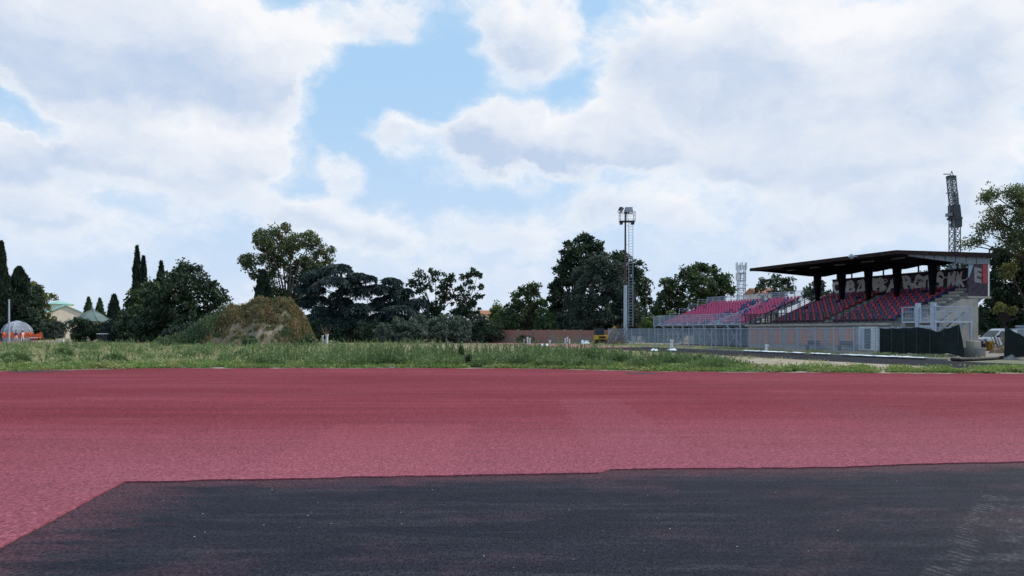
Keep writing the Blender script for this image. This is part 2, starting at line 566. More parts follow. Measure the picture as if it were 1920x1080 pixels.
# red binder rubbed off along the rim of the red coat and towards its corner
far_rim = h.math('SUBTRACT', h.math('ADD', 8.70, h.math('MULTIPLY', cs[0], 0.105)), cs[1])
rim = h.math('MINIMUM', far_rim, h.math('MULTIPLY', h.math('ADD', cs[0], 4.2), 0.55))
rimf = h.math('MULTIPLY', h.smooth(h.math('ADD', rim, h.math('MULTIPLY', h.math('SUBTRACT', h.noise(h.vmath('MULTIPLY', co, (0.6, 1.5, 1)), 2.4, 6, 0.7), 0.5), 1.6)), 0.0, 0.7, 1.0, 0.0), 0.7)
col = h.mix(rimf, col, (0.072, 0.030, 0.040))
rub = h.math('MULTIPLY', h.smooth(h.noise(co, 0.7, 4, 0.6), 0.50, 0.68), 0.5)
col = h.mix(rub, col, (0.046, 0.025, 0.036))
# dusty tyre print at the right
tx0, ty0 = gp(1770, 1075)
tx1, ty1 = gp(1868, 935)
dl = math.hypot(tx1 - tx0, ty1 - ty0)
ux, uy = (tx1 - tx0) / dl, (ty1 - ty0) / dl
al = h.math('ADD', h.math('MULTIPLY', h.math('SUBTRACT', cs[0], tx0), ux), h.math('MULTIPLY', h.math('SUBTRACT', cs[1], ty0), uy))
ac = h.math('ADD', h.math('MULTIPLY', h.math('SUBTRACT', cs[0], tx0), uy), h.math('MULTIPLY', h.math('SUBTRACT', cs[1], ty0), -ux))
tread = h.math('SINE', h.math('ADD', h.math('MULTIPLY', al, 62.0), h.math('MULTIPLY', ac, 26.0)))
band = h.math('MULTIPLY', h.smooth(h.math('ABSOLUTE', ac), 0.08, 0.15, 1.0, 0.0), h.smooth(tread, -0.2, 0.7, 0.25, 1.0))
dust = h.math('MULTIPLY', h.smooth(h.math('ABSOLUTE', h.math('SUBTRACT', ac, 0.38)), 0.05, 0.30, 0.7, 0.0), h.smooth(strk, 0.3, 0.6))
mk = h.math('MULTIPLY', h.math('MAXIMUM', band, dust), h.smooth(h.noise(co, 3.2, 5, 0.7), 0.42, 0.62))
mk = h.math('MULTIPLY', mk, h.smooth(al, 2.9, 3.6, 1.0, 0.0))
col = h.mix(h.math('MULTIPLY', mk, 0.5), col, (0.085, 0.083, 0.088))
gr = h.smooth(grain, 0.36, 0.66, 0.1, 2.4)
sc = h.n('ShaderNodeVectorMath', operation='SCALE')
h.put(sc.inputs[0], col)
h.put(sc.inputs['Scale'], gr)
h.put(b.inputs['Base Color'], sc.outputs[0])
b.inputs['Roughness'].default_value = 0.82
b.inputs['Specular IOR Level'].default_value = 0.12
bn = h.n('ShaderNodeBump')
bn.inputs['Strength'].default_value = 0.7
bn.inputs['Distance'].default_value = 0.006
h.put(bn.inputs['Height'], grain)
h.put(b.inputs['Normal'], bn.outputs[0])
M['rubber_base'] = m
tag(MB().add([(-80, -12, 0.02), (80, -12, 0.02), (80, 28.0, 0.02), (-80, 28.0, 0.02)], [(0, 1, 2, 3)]).build('rubber_base_layer', M['rubber_base']), None, None, kind='structure')

# red granule coat
m = bpy.data.materials.new('red_track_coat')
m.use_nodes = True
h = G(m.node_tree)
b = m.node_tree.nodes['Principled BSDF']
co = h.n('ShaderNodeTexCoord').outputs['Object']
cs = h.sep(co)
grain = h.math('ADD', h.math('MULTIPLY', h.noise(h.vmath('MULTIPLY', co, (1.0, 0.4, 1.0)), 46.0, 3, 0.8), 0.6), h.math('MULTIPLY', h.noise(co, 20.0, 5, 0.9), 0.4))
grain2 = h.noise(co, 26.0, 3, 0.7)
wide = h.noise(h.vmath('MULTIPLY', co, (0.35, 1.0, 1)), 0.22, 6, 0.62)
strk = h.noise(h.vmath('MULTIPLY', co, (0.10, 2.2, 1)), 0.9, 6, 0.65)
strip = h.math('FLOOR', h.math('MULTIPLY', h.math('ADD', cs[1], h.math('MULTIPLY', h.noise(co, 0.3, 2), 0.25)), 1 / 2.44))
wn = h.n('ShaderNodeTexWhiteNoise', noise_dimensions='1D')
h.put(wn.inputs['W'], strip)
col = h.mix(h.smooth(wide, 0.36, 0.64), (0.172, 0.024, 0.037), (0.232, 0.044, 0.066))
col = h.mix(h.smooth(strk, 0.42, 0.66, 0.0, 0.75), col, (0.138, 0.024, 0.034))
col = h.mix(h.math('MULTIPLY', wn.outputs[0], 0.16), col, (0.145, 0.022, 0.032))
strk2 = h.noise(h.vmath('MULTIPLY', co, (0.16, 3.4, 1)), 1.1, 6, 0.7)
col = h.mix(h.smooth(strk2, 0.54, 0.72, 0.0, 0.5), col, (0.285, 0.095, 0.120))
seam = h.math('ABSOLUTE', h.math('SUBTRACT', h.math('FRACT', h.math('MULTIPLY', h.math('ADD', cs[1], h.math('MULTIPLY', h.noise(co, 0.3, 2), 0.25)), 1 / 2.44)), 0.5))
col = h.mix(h.math('MULTIPLY', h.smooth(seam, 0.478, 0.494), h.smooth(h.noise(co, 0.5, 4, 0.6), 0.4, 0.6, 0.0, 0.4)), col, (0.12, 0.02, 0.03))
stain = h.smooth(h.noise(h.vmath('MULTIPLY', co, (0.5, 1.1, 1)), 0.55, 7, 0.7), 0.56, 0.68, 0.0, 0.45)
col = h.mix(stain, col, (0.155, 0.032, 0.046))
# greyer relaid patches
for (x0, y0, x1, y1, c, f) in ((1075, 752, 1210, 842, (0.24, 0.075, 0.105), 0.25), (1530, 752, 1700, 800, (0.165, 0.036, 0.052), 0.55), (560, 800, 860, 905, (0.27, 0.055, 0.07), 0.4)):
    ax, ay = gp((x0 + x1) / 2, y1)
    bx, by = gp((x0 + x1) / 2, y0)
    hw = (x1 - x0) / 2 / F * (ay + by) / 2
    w2 = h.math('MULTIPLY', h.math('SUBTRACT', h.noise(co, 1.2, 4, 0.6), 0.5), 0.9)
    fx = h.smooth(h.math('ADD', h.math('ABSOLUTE', h.math('SUBTRACT', cs[0], (ax + bx) / 2)), w2), hw - 0.12, hw + 0.12, 1.0, 0.0)
    fy = h.smooth(h.math('ADD', h.math('ABSOLUTE', h.math('SUBTRACT', cs[1], (ay + by) / 2)), w2), (by - ay) / 2 - 0.15, (by - ay) / 2 + 0.15, 1.0, 0.0)
    col = h.mix(h.math('MULTIPLY', h.math('MULTIPLY', fx, fy), f), col, c)
# coat colour turns paler and pinker towards its near rim
far_rim = h.math('SUBTRACT', cs[1], h.math('ADD', 8.70, h.math('MULTIPLY', cs[0], 0.105)))
left_rim = h.math('SUBTRACT', -4.0, cs[0])
inl = h.math('MAXIMUM', left_rim, far_rim)
rim_pale = h.math('MULTIPLY', h.smooth(h.math('ADD', inl, h.math('MULTIPLY', wide, 0.8)), 0.2, 7.5, 1.0, 0.0), 0.62)
col = h.mix(rim_pale, col, (0.270, 0.095, 0.128))
spark = h.smooth(grain, 0.54, 0.66)
col = h.mix(h.math('MULTIPLY', spark, 0.4), col, (0.36, 0.16, 0.19))
sc = h.n('ShaderNodeVectorMath', operation='SCALE')
h.put(sc.inputs[0], col)
h.put(sc.inputs['Scale'], h.math('MULTIPLY', h.smooth(grain, 0.36, 0.66, 0.52, 1.50), h.smooth(grain2, 0.3, 0.7, 0.9, 1.1)))
h.put(b.inputs['Base Color'], sc.outputs[0])
b.inputs['Roughness'].default_value = 0.9
b.inputs['Specular IOR Level'].default_value = 0.06
bn = h.n('ShaderNodeBump')
bn.inputs['Strength'].default_value = 0.6
bn.inputs['Distance'].default_value = 0.006
h.put(bn.inputs['Height'], grain)
h.put(b.inputs['Normal'], bn.outputs[0])
M['red_track'] = m

EDGE = [(-80, 33.0), (-27, 31.6), (-21.1, 30.8), (-15.6, 33.0), (-10, 33.2), (0, 33.0), (4, 31.4), (7, 30.2), (14, 29.5), (20.5, 29.0), (30, 28.4), (80, 26.5)]


def edge_y(x):
    return np.interp(x, [e[0] for e in EDGE], [e[1] for e in EDGE])


pts = []
x = 80.0
while x > -80:
    pts.append((x, float(edge_y(x)) + random.uniform(-0.09, 0.09)))
    x -= 0.5
pts.append((-80, float(edge_y(-80))))
pts.append((-80, -12))
y = -12.0
while y < 8.2:
    pts.append((-4.28 + (8.2 - y) * 0.135 + random.uniform(-0.008, 0.008), y))
    y += 0.25
corner = (-4.28, 8.22)
pts.append(corner)
near = [(-4.28, 8.22), (-3.1, 8.35), (-1.2, 8.55), (1.05, 8.78), (1.15, 8.98), (4.1, 9.1), (4.35, 9.2), (6.6, 9.52), (12, 10.1), (30, 11.5), (80, 14.5)]
x = -4.1
while x < 80:
    yy = float(np.interp(x, [e[0] for e in near], [e[1] for e in near]))
    pts.append((x, yy + random.uniform(-0.03, 0.03)))
    x += 0.16 if x < 9 else 1.5
MBr = MB()
MBr.prism_z(pts, 0.021, 0.036)
tag(MBr.build('running_track', M['red_track']), None, None, kind='structure')

# stand axis: u runs away along the stand, v to its back; local x = -u, local y = v
AX = R(19.3)
cU, sU = math.cos(AX), math.sin(AX)
RZ = -(math.pi / 2 - AX)


def uv(u, v, z=0.0):
    return (-sU * u + cU * v, cU * u + sU * v, z)


def uv_of(x, y):
    return -sU * x + cU * y, cU * x + sU * y


def pix_uv(px, v):
    """u where the ray through image column px meets the plane v = const"""
    q = (px - 960) / F
    return v * (cU - sU * q) / (q * cU + sU)


# dark straight in front of the fence, red-coated farther on
M['asphalt'] = mat('dark_asphalt', (0.017, 0.019, 0.027), (0.026, 0.027, 0.034), 1.5, 0.9, spec=0.05, bump=0.3, bscale=80, c3=(0.045, 0.045, 0.05))
M['red_far'] = mat('dusty_red_coat', (0.25, 0.085, 0.095), (0.32, 0.15, 0.15), 0.3, 0.85, c3=(0.36, 0.24, 0.22))
M['gravel'] = mat('pale_gravel', (0.33, 0.29, 0.23), (0.24, 0.20, 0.15), 0.9, 0.95, bump=0.6, bscale=14, c3=(0.42, 0.38, 0.32))


def strip_uv(name, u0, u1, v0, v1, z, material, jit=0.0, step=1.0):
    a, c2 = [], []
    u = u0
    while u <= u1 + 1e-6:
        a.append(uv(u, v0 + random.uniform(-jit, jit), z))
        c2.append(uv(u, v1 + random.uniform(-jit, jit), z))
        u += step
    o = MB()
    n = len(a)
    o.add(a + c2, [(i, n + i, n + i + 1, i + 1) for i in range(n - 1)])
    return tag(o.build(name, material), None, None, kind='structure')


strip_uv('asphalt_straight', 5, 67, 30.2, 36.7, 0.012, M['asphalt'], 0.12)
strip_uv('red_straight', 67, 120, 30.0, 36.9, 0.016, M['red_far'], 0.1)
strip_uv('gravel_strip', 12, 66, 24.5, 30.6, 0.006, M['gravel'], 0.5)
strip_uv('verge', 5, 100, 36.4, 44.0, 0.008, mat('mossy_gravel_verge', (0.16, 0.15, 0.11), (0.10, 0.12, 0.06), 0.5, 0.95, bump=0.5, bscale=12, c3=(0.26, 0.23, 0.18)), 0.25)
strip_uv('yard', 14, 48, 44.0, 75.0, 0.010, mat('dusty_yard', (0.25, 0.22, 0.19), (0.19, 0.17, 0.15), 0.6, 0.95, bump=0.5, bscale=10, c3=(0.30, 0.27, 0.23)), 0.1)
# low kerb under the fence
kb = MB()
kb.hexa([uv(87, 42.85, 0), uv(36, 42.85, 0), uv(36, 43.15, 0), uv(87, 43.15, 0), uv(87, 42.85, .16), uv(36, 42.85, .16), uv(36, 43.15, .16), uv(87, 43.15, .16)])
tag(kb.build('kerb', M['concrete_light']), None, None, kind='structure')
kb = tag(MB().box(0, 34.7, -.10, .10, .0125, .022).build('kerb', M['concrete']), None, None, kind='structure')
kb.location = uv(66, 36.83)
kb.rotation_euler = (0, 0, RZ)
ks = MB().box(.01, .99, -.075, .075, 0, .085).mesh('kerb_stone')
ks.materials.append(M['concrete'])
for k in range(34):
    o = bpy.data.objects.new('kerb_stone', ks)
    C.objects.link(o)
    o.parent = kb
    o.location = (k * 1.02, random.uniform(-.01, .01), .0225)
    o.rotation_euler = (0, 0, random.uniform(-.01, .01))

# soil washed over the rim of the red coat
M['rim_soil'] = mat('washed_soil', (0.30, 0.25, 0.19), (0.20, 0.17, 0.12), 2.5, 0.95, bump=0.5, bscale=20, c3=(0.36, 0.32, 0.27))
vs, fs = [], []
x = -30.0
k = 0
while x < 30:
    e = float(edge_y(x))
    w_ = max(0.02, 0.16 + 0.22 * math.sin(x * 1.7 + 2 * math.sin(x * .6)) + 0.12 * math.sin(x * 5.3) + random.uniform(-.06, .06))
    vs += [(x, e - w_, 0.0405), (x, e + 0.35, 0.0405)]
    if k:
        fs.append((2 * k - 2, 2 * k, 2 * k + 1, 2 * k - 1))
    k += 1
    x += 0.12
tag(MB().add(vs, fs).build('soil_rim', M['rim_soil']), None, None, kind='structure')
# ------------------------------------------------------------------ covered grandstand
def seat_mesh():
    b_ = MB()
    b_.hexa([(-.21, -.20, .20), (.21, -.20, .20), (.19, .16, .16), (-.19, .16, .16), (-.21, -.20, .245), (.21, -.20, .245), (.19, .16, .20), (-.19, .16, .20)])
    b_.hexa([(-.20, .14, .165), (.20, .14, .165), (.20, .19, .165), (-.20, .19, .165), (-.185, .22, .50), (.185, .22, .50), (.185, .255, .50), (-.185, .255, .50)])
    b_.box(-.05, .05, -.05, .10, 0.0, .18)
    return b_


def railing(mb, a, b2, h=1.0, n=None, t=0.045, mid=3, post_every=1.6, bars=False):
    """posts, top rail and mid rails between two points"""
    a, b2 = Vector(a), Vector(b2)
    d = b2 - a
    n = n or max(1, int(round(d.length / post_every)))
    for i in range(n + 1):
        p = a + d * (i / n)
        mb.bar(p, p + Vector((0, 0, h)), t)
    zz = Vector((0, 0, 1))
    mb.bar(a + zz * h, b2 + zz * h, t * 1.1)
    for k in range(mid):
        q = h * (k + 0.5) / (mid + 0.3)
        mb.bar(a + zz * q, b2 + zz * q, t * 0.55)
    if bars:
        m_ = int(d.length / 0.13)
        for i in range(1, m_):
            p = a + d * (i / m_)
            mb.bar(p + zz * 0.1, p + zz * h, 0.016)
    return mb


LS, X0 = 16.7, 0.0
gs = thing('grandstand', 'covered concrete grandstand with red and blue seats under a dark flat roof', 'grandstand', uv(60.7, 46.4), RZ)
ROW_D, ROW_R, ROWS, Y1 = 0.72, 0.28, 10, 1.5
# stepped tier
prof = [(0.35, 0.0), (0.35, 2.3), (Y1, 2.3)]
for r in range(ROWS):
    z = 2.45 + r * ROW_R
    prof += [(Y1 + r * ROW_D, z), (Y1 + (r + 1) * ROW_D, z)]
YT = Y1 + ROWS * ROW_D
ZT = 2.45 + (ROWS - 1) * ROW_R
prof += [(YT, ZT), (YT + 0.6, ZT), (YT + 0.6, ZT - 0.45), (3.2, 0.0)]
pp = []
for q in prof:
    if not pp or (abs(q[0] - pp[-1][0]) + abs(q[1] - pp[-1][1])) > 1e-4:
        pp.append(q)
tier = MB().prism_x(pp, 0.0, LS + 0.10).build('terrace', M['concrete'], gs)
MB().box(-1.6, LS - 0.6, -0.05, 0.9, 2.12, 2.30).build('walkway_slab', M['concrete_light'], gs)
# lower front wall: pilasters with salmon panels between them
fw = MB().box(-1.4, LS - 0.4, 0.20, 0.34, 0.0, 2.11).build('front_wall', M['plaster_grey'], gs)
pan = None
for k in range(9):
    xx = -1.15 + k * 1.78
    if xx + 1.15 > LS - 0.6:
        break
    q = dup(pan, fw, (xx, 0, 0)) if pan else MB().box(0, 1.18, 0.165, 0.2, 0.45, 1.86).build('plaster_panel', M['plaster_pink'], fw)
    if pan is None:
        pan = q
        q.location = (xx, 0, 0)
# aisle steps
xa0, xa1 = 7.15, 8.15
for r in range(ROWS):
    z = 2.45 + r * ROW_R
    MB().box(xa0 + .05, xa1 - .05, Y1 + r * ROW_D - 0.30, Y1 + r * ROW_D - 0.003, z - ROW_R + (0.0 if r else 0.15) + .003, z - ROW_R / 2).build('step', M['concrete_light'], gs)
# seats in red and blue columns
seat_r = seat_mesh().mesh('seat')
seat_r.materials.append(M['seat_red'])
seat_b = seat_mesh().mesh('seat')
seat_b.materials.append(M['seat_blue'])
cols = [0.45 + i * 0.445 for i in range(15)] + [8.4 + i * 0.445 for i in range(15)]
for ci, xx in enumerate(cols):
    for r in range(ROWS):
        if random.random() < 0.015:
            continue
        o = bpy.data.objects.new('seat', seat_r if ci % 2 == 0 else seat_b)
        C.objects.link(o)
        o.parent = gs
        o.location = (xx + random.uniform(-.01, .01), Y1 + r * ROW_D + 0.33, 2.45 + r * ROW_R)
        o.scale = (.86, .95, .95)
        o.rotation_euler = (random.uniform(-.05, .05), 0, random.uniform(-.04, .04))
# end wall: sloped flank under the terrace with the high box at the back
flank = [(0.4, 0.0), (8.35, 0.0), (8.35, 4.45), (9.45, 4.45), (9.45, 7.35), (8.0, 7.35), (8.0, 5.45)]
flank += [(Y1 + 0.1, 2.62), (0.4, 2.3)]
ew = MB().prism_x([(8.35, 0.0), (8.35, 4.27), (6.6, 4.2), (1.7, 2.25), (0.4, 2.25), (0.4, 0.0)], LS + 0.103, LS + 0.20).build('end_wall', M['concrete_light'], gs)
tw = MB().prism_x([(7.35, 4.46), (9.45, 4.46), (9.45, 7.2), (8.1, 7.2), (7.35, 5.6)], LS - 0.02, LS + 0.16).build('end_box_wall', M['graffiti_wall'], gs)
MB().box(LS + 0.162, LS + 0.20, 8.85, 9.34, 5.5, 7.0).build('red_paint_patch', M['graffiti_red'], tw)
MB().bar((LS + 0.1, 9.52, 4.3), (LS + 0.1, 9.52, 7.25), 0.16).build('corner_post', M['white_paint'], gs)
MB().box(LS - 1.2, LS + 0.25, 7.2, 9.7, 4.28, 4.45).build('end_slab', M['concrete_light'], gs)
for k in range(6):
    MB().box(LS - 1.6, LS - 0.3, Y1 + (4 + k) * ROW_D + .02, Y1 + (4.6 + k) * ROW_D, 2.453 + (4 + k) * ROW_R, 2.62 + (4 + k) * ROW_R).build('concrete_block', M['concrete_light'], gs, bevel=0.02)
# back wall with painted letters
bw = MB().box(0.35, LS - 0.03, 9.05, 9.22, 4.46, 6.75).build('back_wall', M['graffiti_wall'], gs)
MB().box(0.3, LS - 0.03, 9.0, 9.27, 6.755, 6.86).build('wall_coping', M['dark_steel'], bw)
MB().box(0.3, LS - 0.03, YT + 0.58, 9.04, 4.70, ZT + 0.02).build('back_walk', M['concrete'], gs)


def letter(ch, x, z, hgt, wid, y, bold=0.05, shear=0.0, rot=0.0, material=None, parent=None, flip=False):
    cu = bpy.data.curves.new('letter', 'FONT')
    cu.body = ch
    cu.size = 1.0
    cu.offset = bold
    cu.extrude = 0.006
    cu.shear = shear
    cu.resolution_u = 4
    tmp = bpy.data.objects.new('letter', cu)
    C.objects.link(tmp)
    dg = bpy.context.evaluated_depsgraph_get()
    me = bpy.data.meshes.new_from_object(tmp.evaluated_get(dg))
    bpy.data.objects.remove(tmp)
    co_ = np.array([v.co[:] for v in me.vertices])
    lo, hi = co_.min(0), co_.max(0)
    s_ = np.array([wid / (hi[0] - lo[0]), hgt / (hi[1] - lo[1]), 1.0])
    co_ = (co_ - (lo + hi) / 2) * s_
    # hand-drawn wobble
    co_[:, 0] += 0.055 * np.sin(co_[:, 1] * 6 + x * 3)
    co_[:, 1] += 0.07 * np.sin(co_[:, 0] * 6 + x * 5)
    me.vertices.foreach_set('co', co_.astype(np.float32).ravel())
    me.update()
    me.materials.clear()
    o = link('painted_letter', me, material or M['graffiti'], parent)
    o.rotation_euler = (math.pi / 2, rot, math.pi / 2 if flip else 0)
    o.location = (x, y, z)
    return o


def wall_x(px, v=55.45):
    return 60.7 - pix_uv(px, v)


for (ch, p0, p1, zc, hh, sh) in [('O', 1561, 1580, 6.05, 1.2, 0), ('B', 1586, 1603, 5.95, 1.3, .1), ('Z', 1604, 1618, 6.0, 1.2, .35), ('M', 1616, 1632, 5.95, 1.2, -.1),
                                 ('B', 1637, 1660, 5.95, 1.45, 0), ('A', 1662, 1686, 5.95, 1.45, .15), ('B', 1692, 1712, 5.95, 1.45, -.15), ('G', 1714, 1730, 5.95, 1.4, .1),
                                 ('n', 1731, 1747, 5.85, 1.3, 0), ('S', 1752, 1770, 5.95, 1.5, .1), ('M', 1777, 1790, 5.95, 1.4, 0), ('i', 1791, 1797, 5.95, 1.35, .1), ('K', 1797, 1808, 5.95, 1.35, 0)]:
    a, c2 = wall_x(p0), wall_x(p1)
    letter(ch, (a + c2) / 2, zc, hh, abs(c2 - a) * 1.06, 9.03, 0.045, sh, random.uniform(-.12, .12), None, bw)
# loose sprayed loops and strokes between the letters
for k in range(34):
    x0 = random.uniform(0.7, LS - 1.2)
    z0 = random.uniform(5.5, 6.4)
    q0, rr = random.uniform(0, 6.28), random.uniform(.15, .42)
    n_ = 9
    arc = [(x0 + rr * 1.2 * math.cos(q0 + i * .42), 9.036, z0 + rr * math.sin(q0 + i * .42 * random.choice((1, 1.1)))) for i in range(n_)]
    sp_ = MB()
    for i in range(n_ - 1):
        a_, b_ = Vector(arc[i]), Vector(arc[i + 1])
        d_ = (b_ - a_).normalized()
        s_ = Vector((-d_.z, 0, d_.x)) * random.uniform(.03, .06)
        sp_.hexa([a_ - s_, b_ - s_, b_ - s_ + Vector((0, .01, 0)), a_ - s_ + Vector((0, .01, 0)), a_ + s_, b_ + s_, b_ + s_ + Vector((0, .01, 0)), a_ + s_ + Vector((0, .01, 0))])
    sp_.build('spray_stroke', M['graffiti'] if k % 3 else M['concrete'], bw)
letter('E', LS + 0.18, 6.15, 1.2, 0.8, 8.35, 0.05, 0, 0, mat('grey_spray_paint', (0.26, 0.25, 0.26), (0.18, 0.17, 0.18), 5, .7), tw, True)
# posts carrying the roof on the back wall, pillars and deep tapering ribs
for k in range(9):
    xx = 0.9 + k * 1.93
    MB().bar((xx, 9.13, 6.86), (xx, 9.13, 7.5), 0.10).build('roof_post', M['dark_steel'], gs)
PIL = [0.6, 3.85, 7.1, 10.3, 13.9]
for xx in PIL:
    z0 = 2.45 + 7 * ROW_R
    MB().hexa([(xx - .13, 6.82, z0), (xx + .13, 6.82, z0), (xx + .13, 7.08, z0), (xx - .13, 7.08, z0), (xx - .19, 6.6, 7.12), (xx + .19, 6.6, 7.12), (xx + .19, 7.3, 7.12), (xx - .19, 7.3, 7.12)]).build('pillar', M['roof_dark'], gs)
    MB().prism_x([(0.15, 7.45), (0.15, 7.548), (9.6, 7.548), (9.6, 7.45), (7.8, 7.1), (6.1, 7.1)], xx - .17, xx + .17).build('roof_rib', M['roof_dark'], gs)
MB().prism_x([(1.2, 7.42), (1.2, 7.549), (9.6, 7.549), (9.6, 7.05), (7.4, 6.98)], LS + 0.02, LS + 0.20).build('end_fascia', M['fascia_blue'], gs)
for k in range(6):
    MB().box(LS + 0.202, LS + 0.225, 2.6 + k * 1.1, 2.66 + k * 1.1, 7.28 - k * 0.055, 7.545).build('cladding_joint', M['dark_steel'], gs)
MB().box(LS + 0.03, LS + 0.10, 7.45, 7.95, 5.9, 7.0).build('blue_panel', mat('pale_blue_board', (0.22, 0.33, 0.40), (0.28, 0.38, 0.44), 3, 0.7), gs)
rf = MB().hexa([(-.35, -.25, 7.55), (LS + .35, -.25, 7.55), (LS + .35, 9.95, 7.55), (-.35, 9.95, 7.55), (-.35, -.25, 7.68), (LS + .35, -.25, 7.68), (LS + .35, 9.95, 7.82), (-.35, 9.95, 7.82)]).build('roof', M['roof_dark'], gs)
MB().box(-.42, LS + .42, -.36, -.253, 7.50, 7.80).build('roof_edge', M['roof_edge'], rf)
MB().hexa([(LS + .353, -.25, 7.52), (LS + .43, -.25, 7.52), (LS + .43, 10.0, 7.55), (LS + .353, 10.0, 7.55), (LS + .353, -.25, 7.80), (LS + .43, -.25, 7.80), (LS + .43, 10.0, 7.93), (LS + .353, 10.0, 7.93)]).build('roof_edge', M['roof_edge'], rf)
MB().hexa([(-.43, -.25, 7.52), (-.353, -.25, 7.52), (-.353, 10.0, 7.55), (-.43, 10.0, 7.55), (-.43, -.25, 7.80), (-.353, -.25, 7.80), (-.353, 10.0, 7.93), (-.43, 10.0, 7.93)]).build('roof_edge', M['roof_edge'], rf)
for k in range(5):
    xx = 1.7 + k * 3.1
    MB().box(xx, xx + 1.25, 2.3, 2.45, 7.44, 7.52).build('lamp_tube', M['lamp_tube'], gs)
lt = MB().box(13.0, 13.35, -0.75, -0.36, 7.62, 7.70)
lt.tube((13.17, -0.75, 7.55), (13.17, -0.95, 7.75), 0.14, 0.2, 10)
lt.build('floodlight', M['galv_light'], gs)
# front guard rail and the dark inclined guard at the far end
railing(MB(), (-1.6, 0.0, 2.3), (LS - 0.7, 0.0, 2.3), 1.0, t=0.06, mid=4, post_every=0.75, bars=True).build('front_railing', M['dark_steel'], gs)
railing(MB(), (-1.6, 0.0, 2.3), (-1.6, 1.3, 2.3), 1.0, t=0.06, mid=4, post_every=0.7, bars=True).build('side_railing', M['dark_steel'], gs)
railing(MB(), (-0.25, 1.3, 2.35), (-0.25, 8.5, 5.3), 1.0, t=0.06, mid=5, post_every=0.9, bars=True).build('inclined_railing', M['dark_steel'], gs)
MB().prism_x([(1.2, 2.0), (8.6, 5.1), (8.6, 5.3), (1.2, 2.32)], -0.32, -0.003).build('end_stringer', M['concrete'], gs)
# door and window unit standing against the front wall
dr = MB().box(13.05, 14.95, 0.02, 0.198, 0.12, 2.02).build('door_unit', M['white_paint'], gs)
MB().box(13.65, 14.3, -0.01, 0.018, 0.25, 1.85).build('door_glass', M['glass_dark'], dr)
MB().box(13.2, 13.5, -0.005, 0.018, 0.25, 1.85).build('door_leaf', M['galv_light'], dr)
# benches against the front wall
for (lab, p0) in (('dark bench behind the fence left of the door unit, farther one', 1522), ('dark bench behind the fence left of the door unit, nearer one', 1583)):
    bn_ = thing('bench', lab, 'bench', uv(pix_uv(p0, 45.6), 45.6), RZ, 'benches behind the fence')
    MB().box(-.75, .75, -.2, .2, .42, .48).build('seat', M['dark_steel'], bn_)
    MB().box(-.75, .75, .2, .24, .5, .85).build('backrest', M['dark_steel'], bn_)
    for sx in (-.6, .6):
        MB().box(sx - .04, sx + .04, -.18, .22, 0, .42).build('leg', M['galv'], bn_)
# ------------------------------------------------------------------ temporary steel bleacher
bl = thing('steel_bleacher', 'open steel bleacher with magenta seats left of the covered grandstand', 'bleacher', uv(81.2, 47.0), RZ)
LB, BR = 17.4, 9
BD, BRs, BY, BZ = 0.76, 0.30, 0.9, 2.45
MB().box(0, LB, -0.05, 0.95, 2.30, 2.42).build('front_deck', M['galv'], bl)
for r in range(BR):
    z = BZ + r * BRs
    MB().box(0.05, LB - .05, BY + r * BD + .003, BY + (r + 1) * BD, z - 0.06, z).build('deck_board', M['galv'], bl)
    MB().box(0.05, LB - .05, BY + r * BD - 0.03, BY + r * BD, z - BRs + 0.0, z - .002).build('riser', M['galv'], bl)
seat_m = seat_mesh().mesh('seat')
seat_m.materials.append(M['seat_magenta'])
NB = 32
for r in range(BR):
    for i in range(NB):
        if 20 <= i <= 21:
            continue
        blue = (i in (17, 18, 19) or i in (22, 23)) and random.random() < 0.45 or random.random() < 0.05 or (i + r) % 9 == 0 and i > 22
        o = bpy.data.objects.new('seat', seat_b if blue else seat_m)
        C.objects.link(o)
        o.parent = bl
        o.location = (0.45 + i * (LB - 0.9) / (NB - 1), BY + r * BD + 0.36, BZ + r * BRs)
        o.rotation_euler = (random.uniform(-.05, .05), 0, random.uniform(-.04, .04))
for r in range(BR):
    xx = 0.45 + 20.5 * (LB - 0.9) / (NB - 1)
    MB().box(xx - .4, xx + .4, BY + r * BD - 0.33, BY + r * BD - .033, BZ + (r - 1) * BRs + .003, BZ + (r - .5) * BRs).build('step', M['galv_light'], bl)
railing(MB(), (0, 0, 2.42), (LB, 0, 2.42), 1.05, t=0.055, mid=4, post_every=1.25, bars=True).build('front_railing', M['galv'], bl)
railing(MB(), (0, BY + BR * BD, BZ + (BR - 1) * BRs), (LB, BY + BR * BD, BZ + (BR - 1) * BRs), 1.05, t=0.055, mid=4, post_every=1.2, bars=True).build('back_railing', M['galv'], bl)
for k in range(5):
    ya, yb = BY + k * 1.36, BY + (k + 1) * 1.36
    zb = BZ + (int((ya - BY) / BD)) * BRs
    railing(MB(), (-.02, ya + .04, zb), (-.02, yb - .04, zb), 1.1, t=0.05, mid=3, post_every=1.3).build('side_railing', M['galv'], bl)
railing(MB(), (-.02, 0, 2.42), (-.02, BY, 2.42), 1.05, t=0.05, mid=4, post_every=.9).build('side_railing', M['galv'], bl)
nl = 9
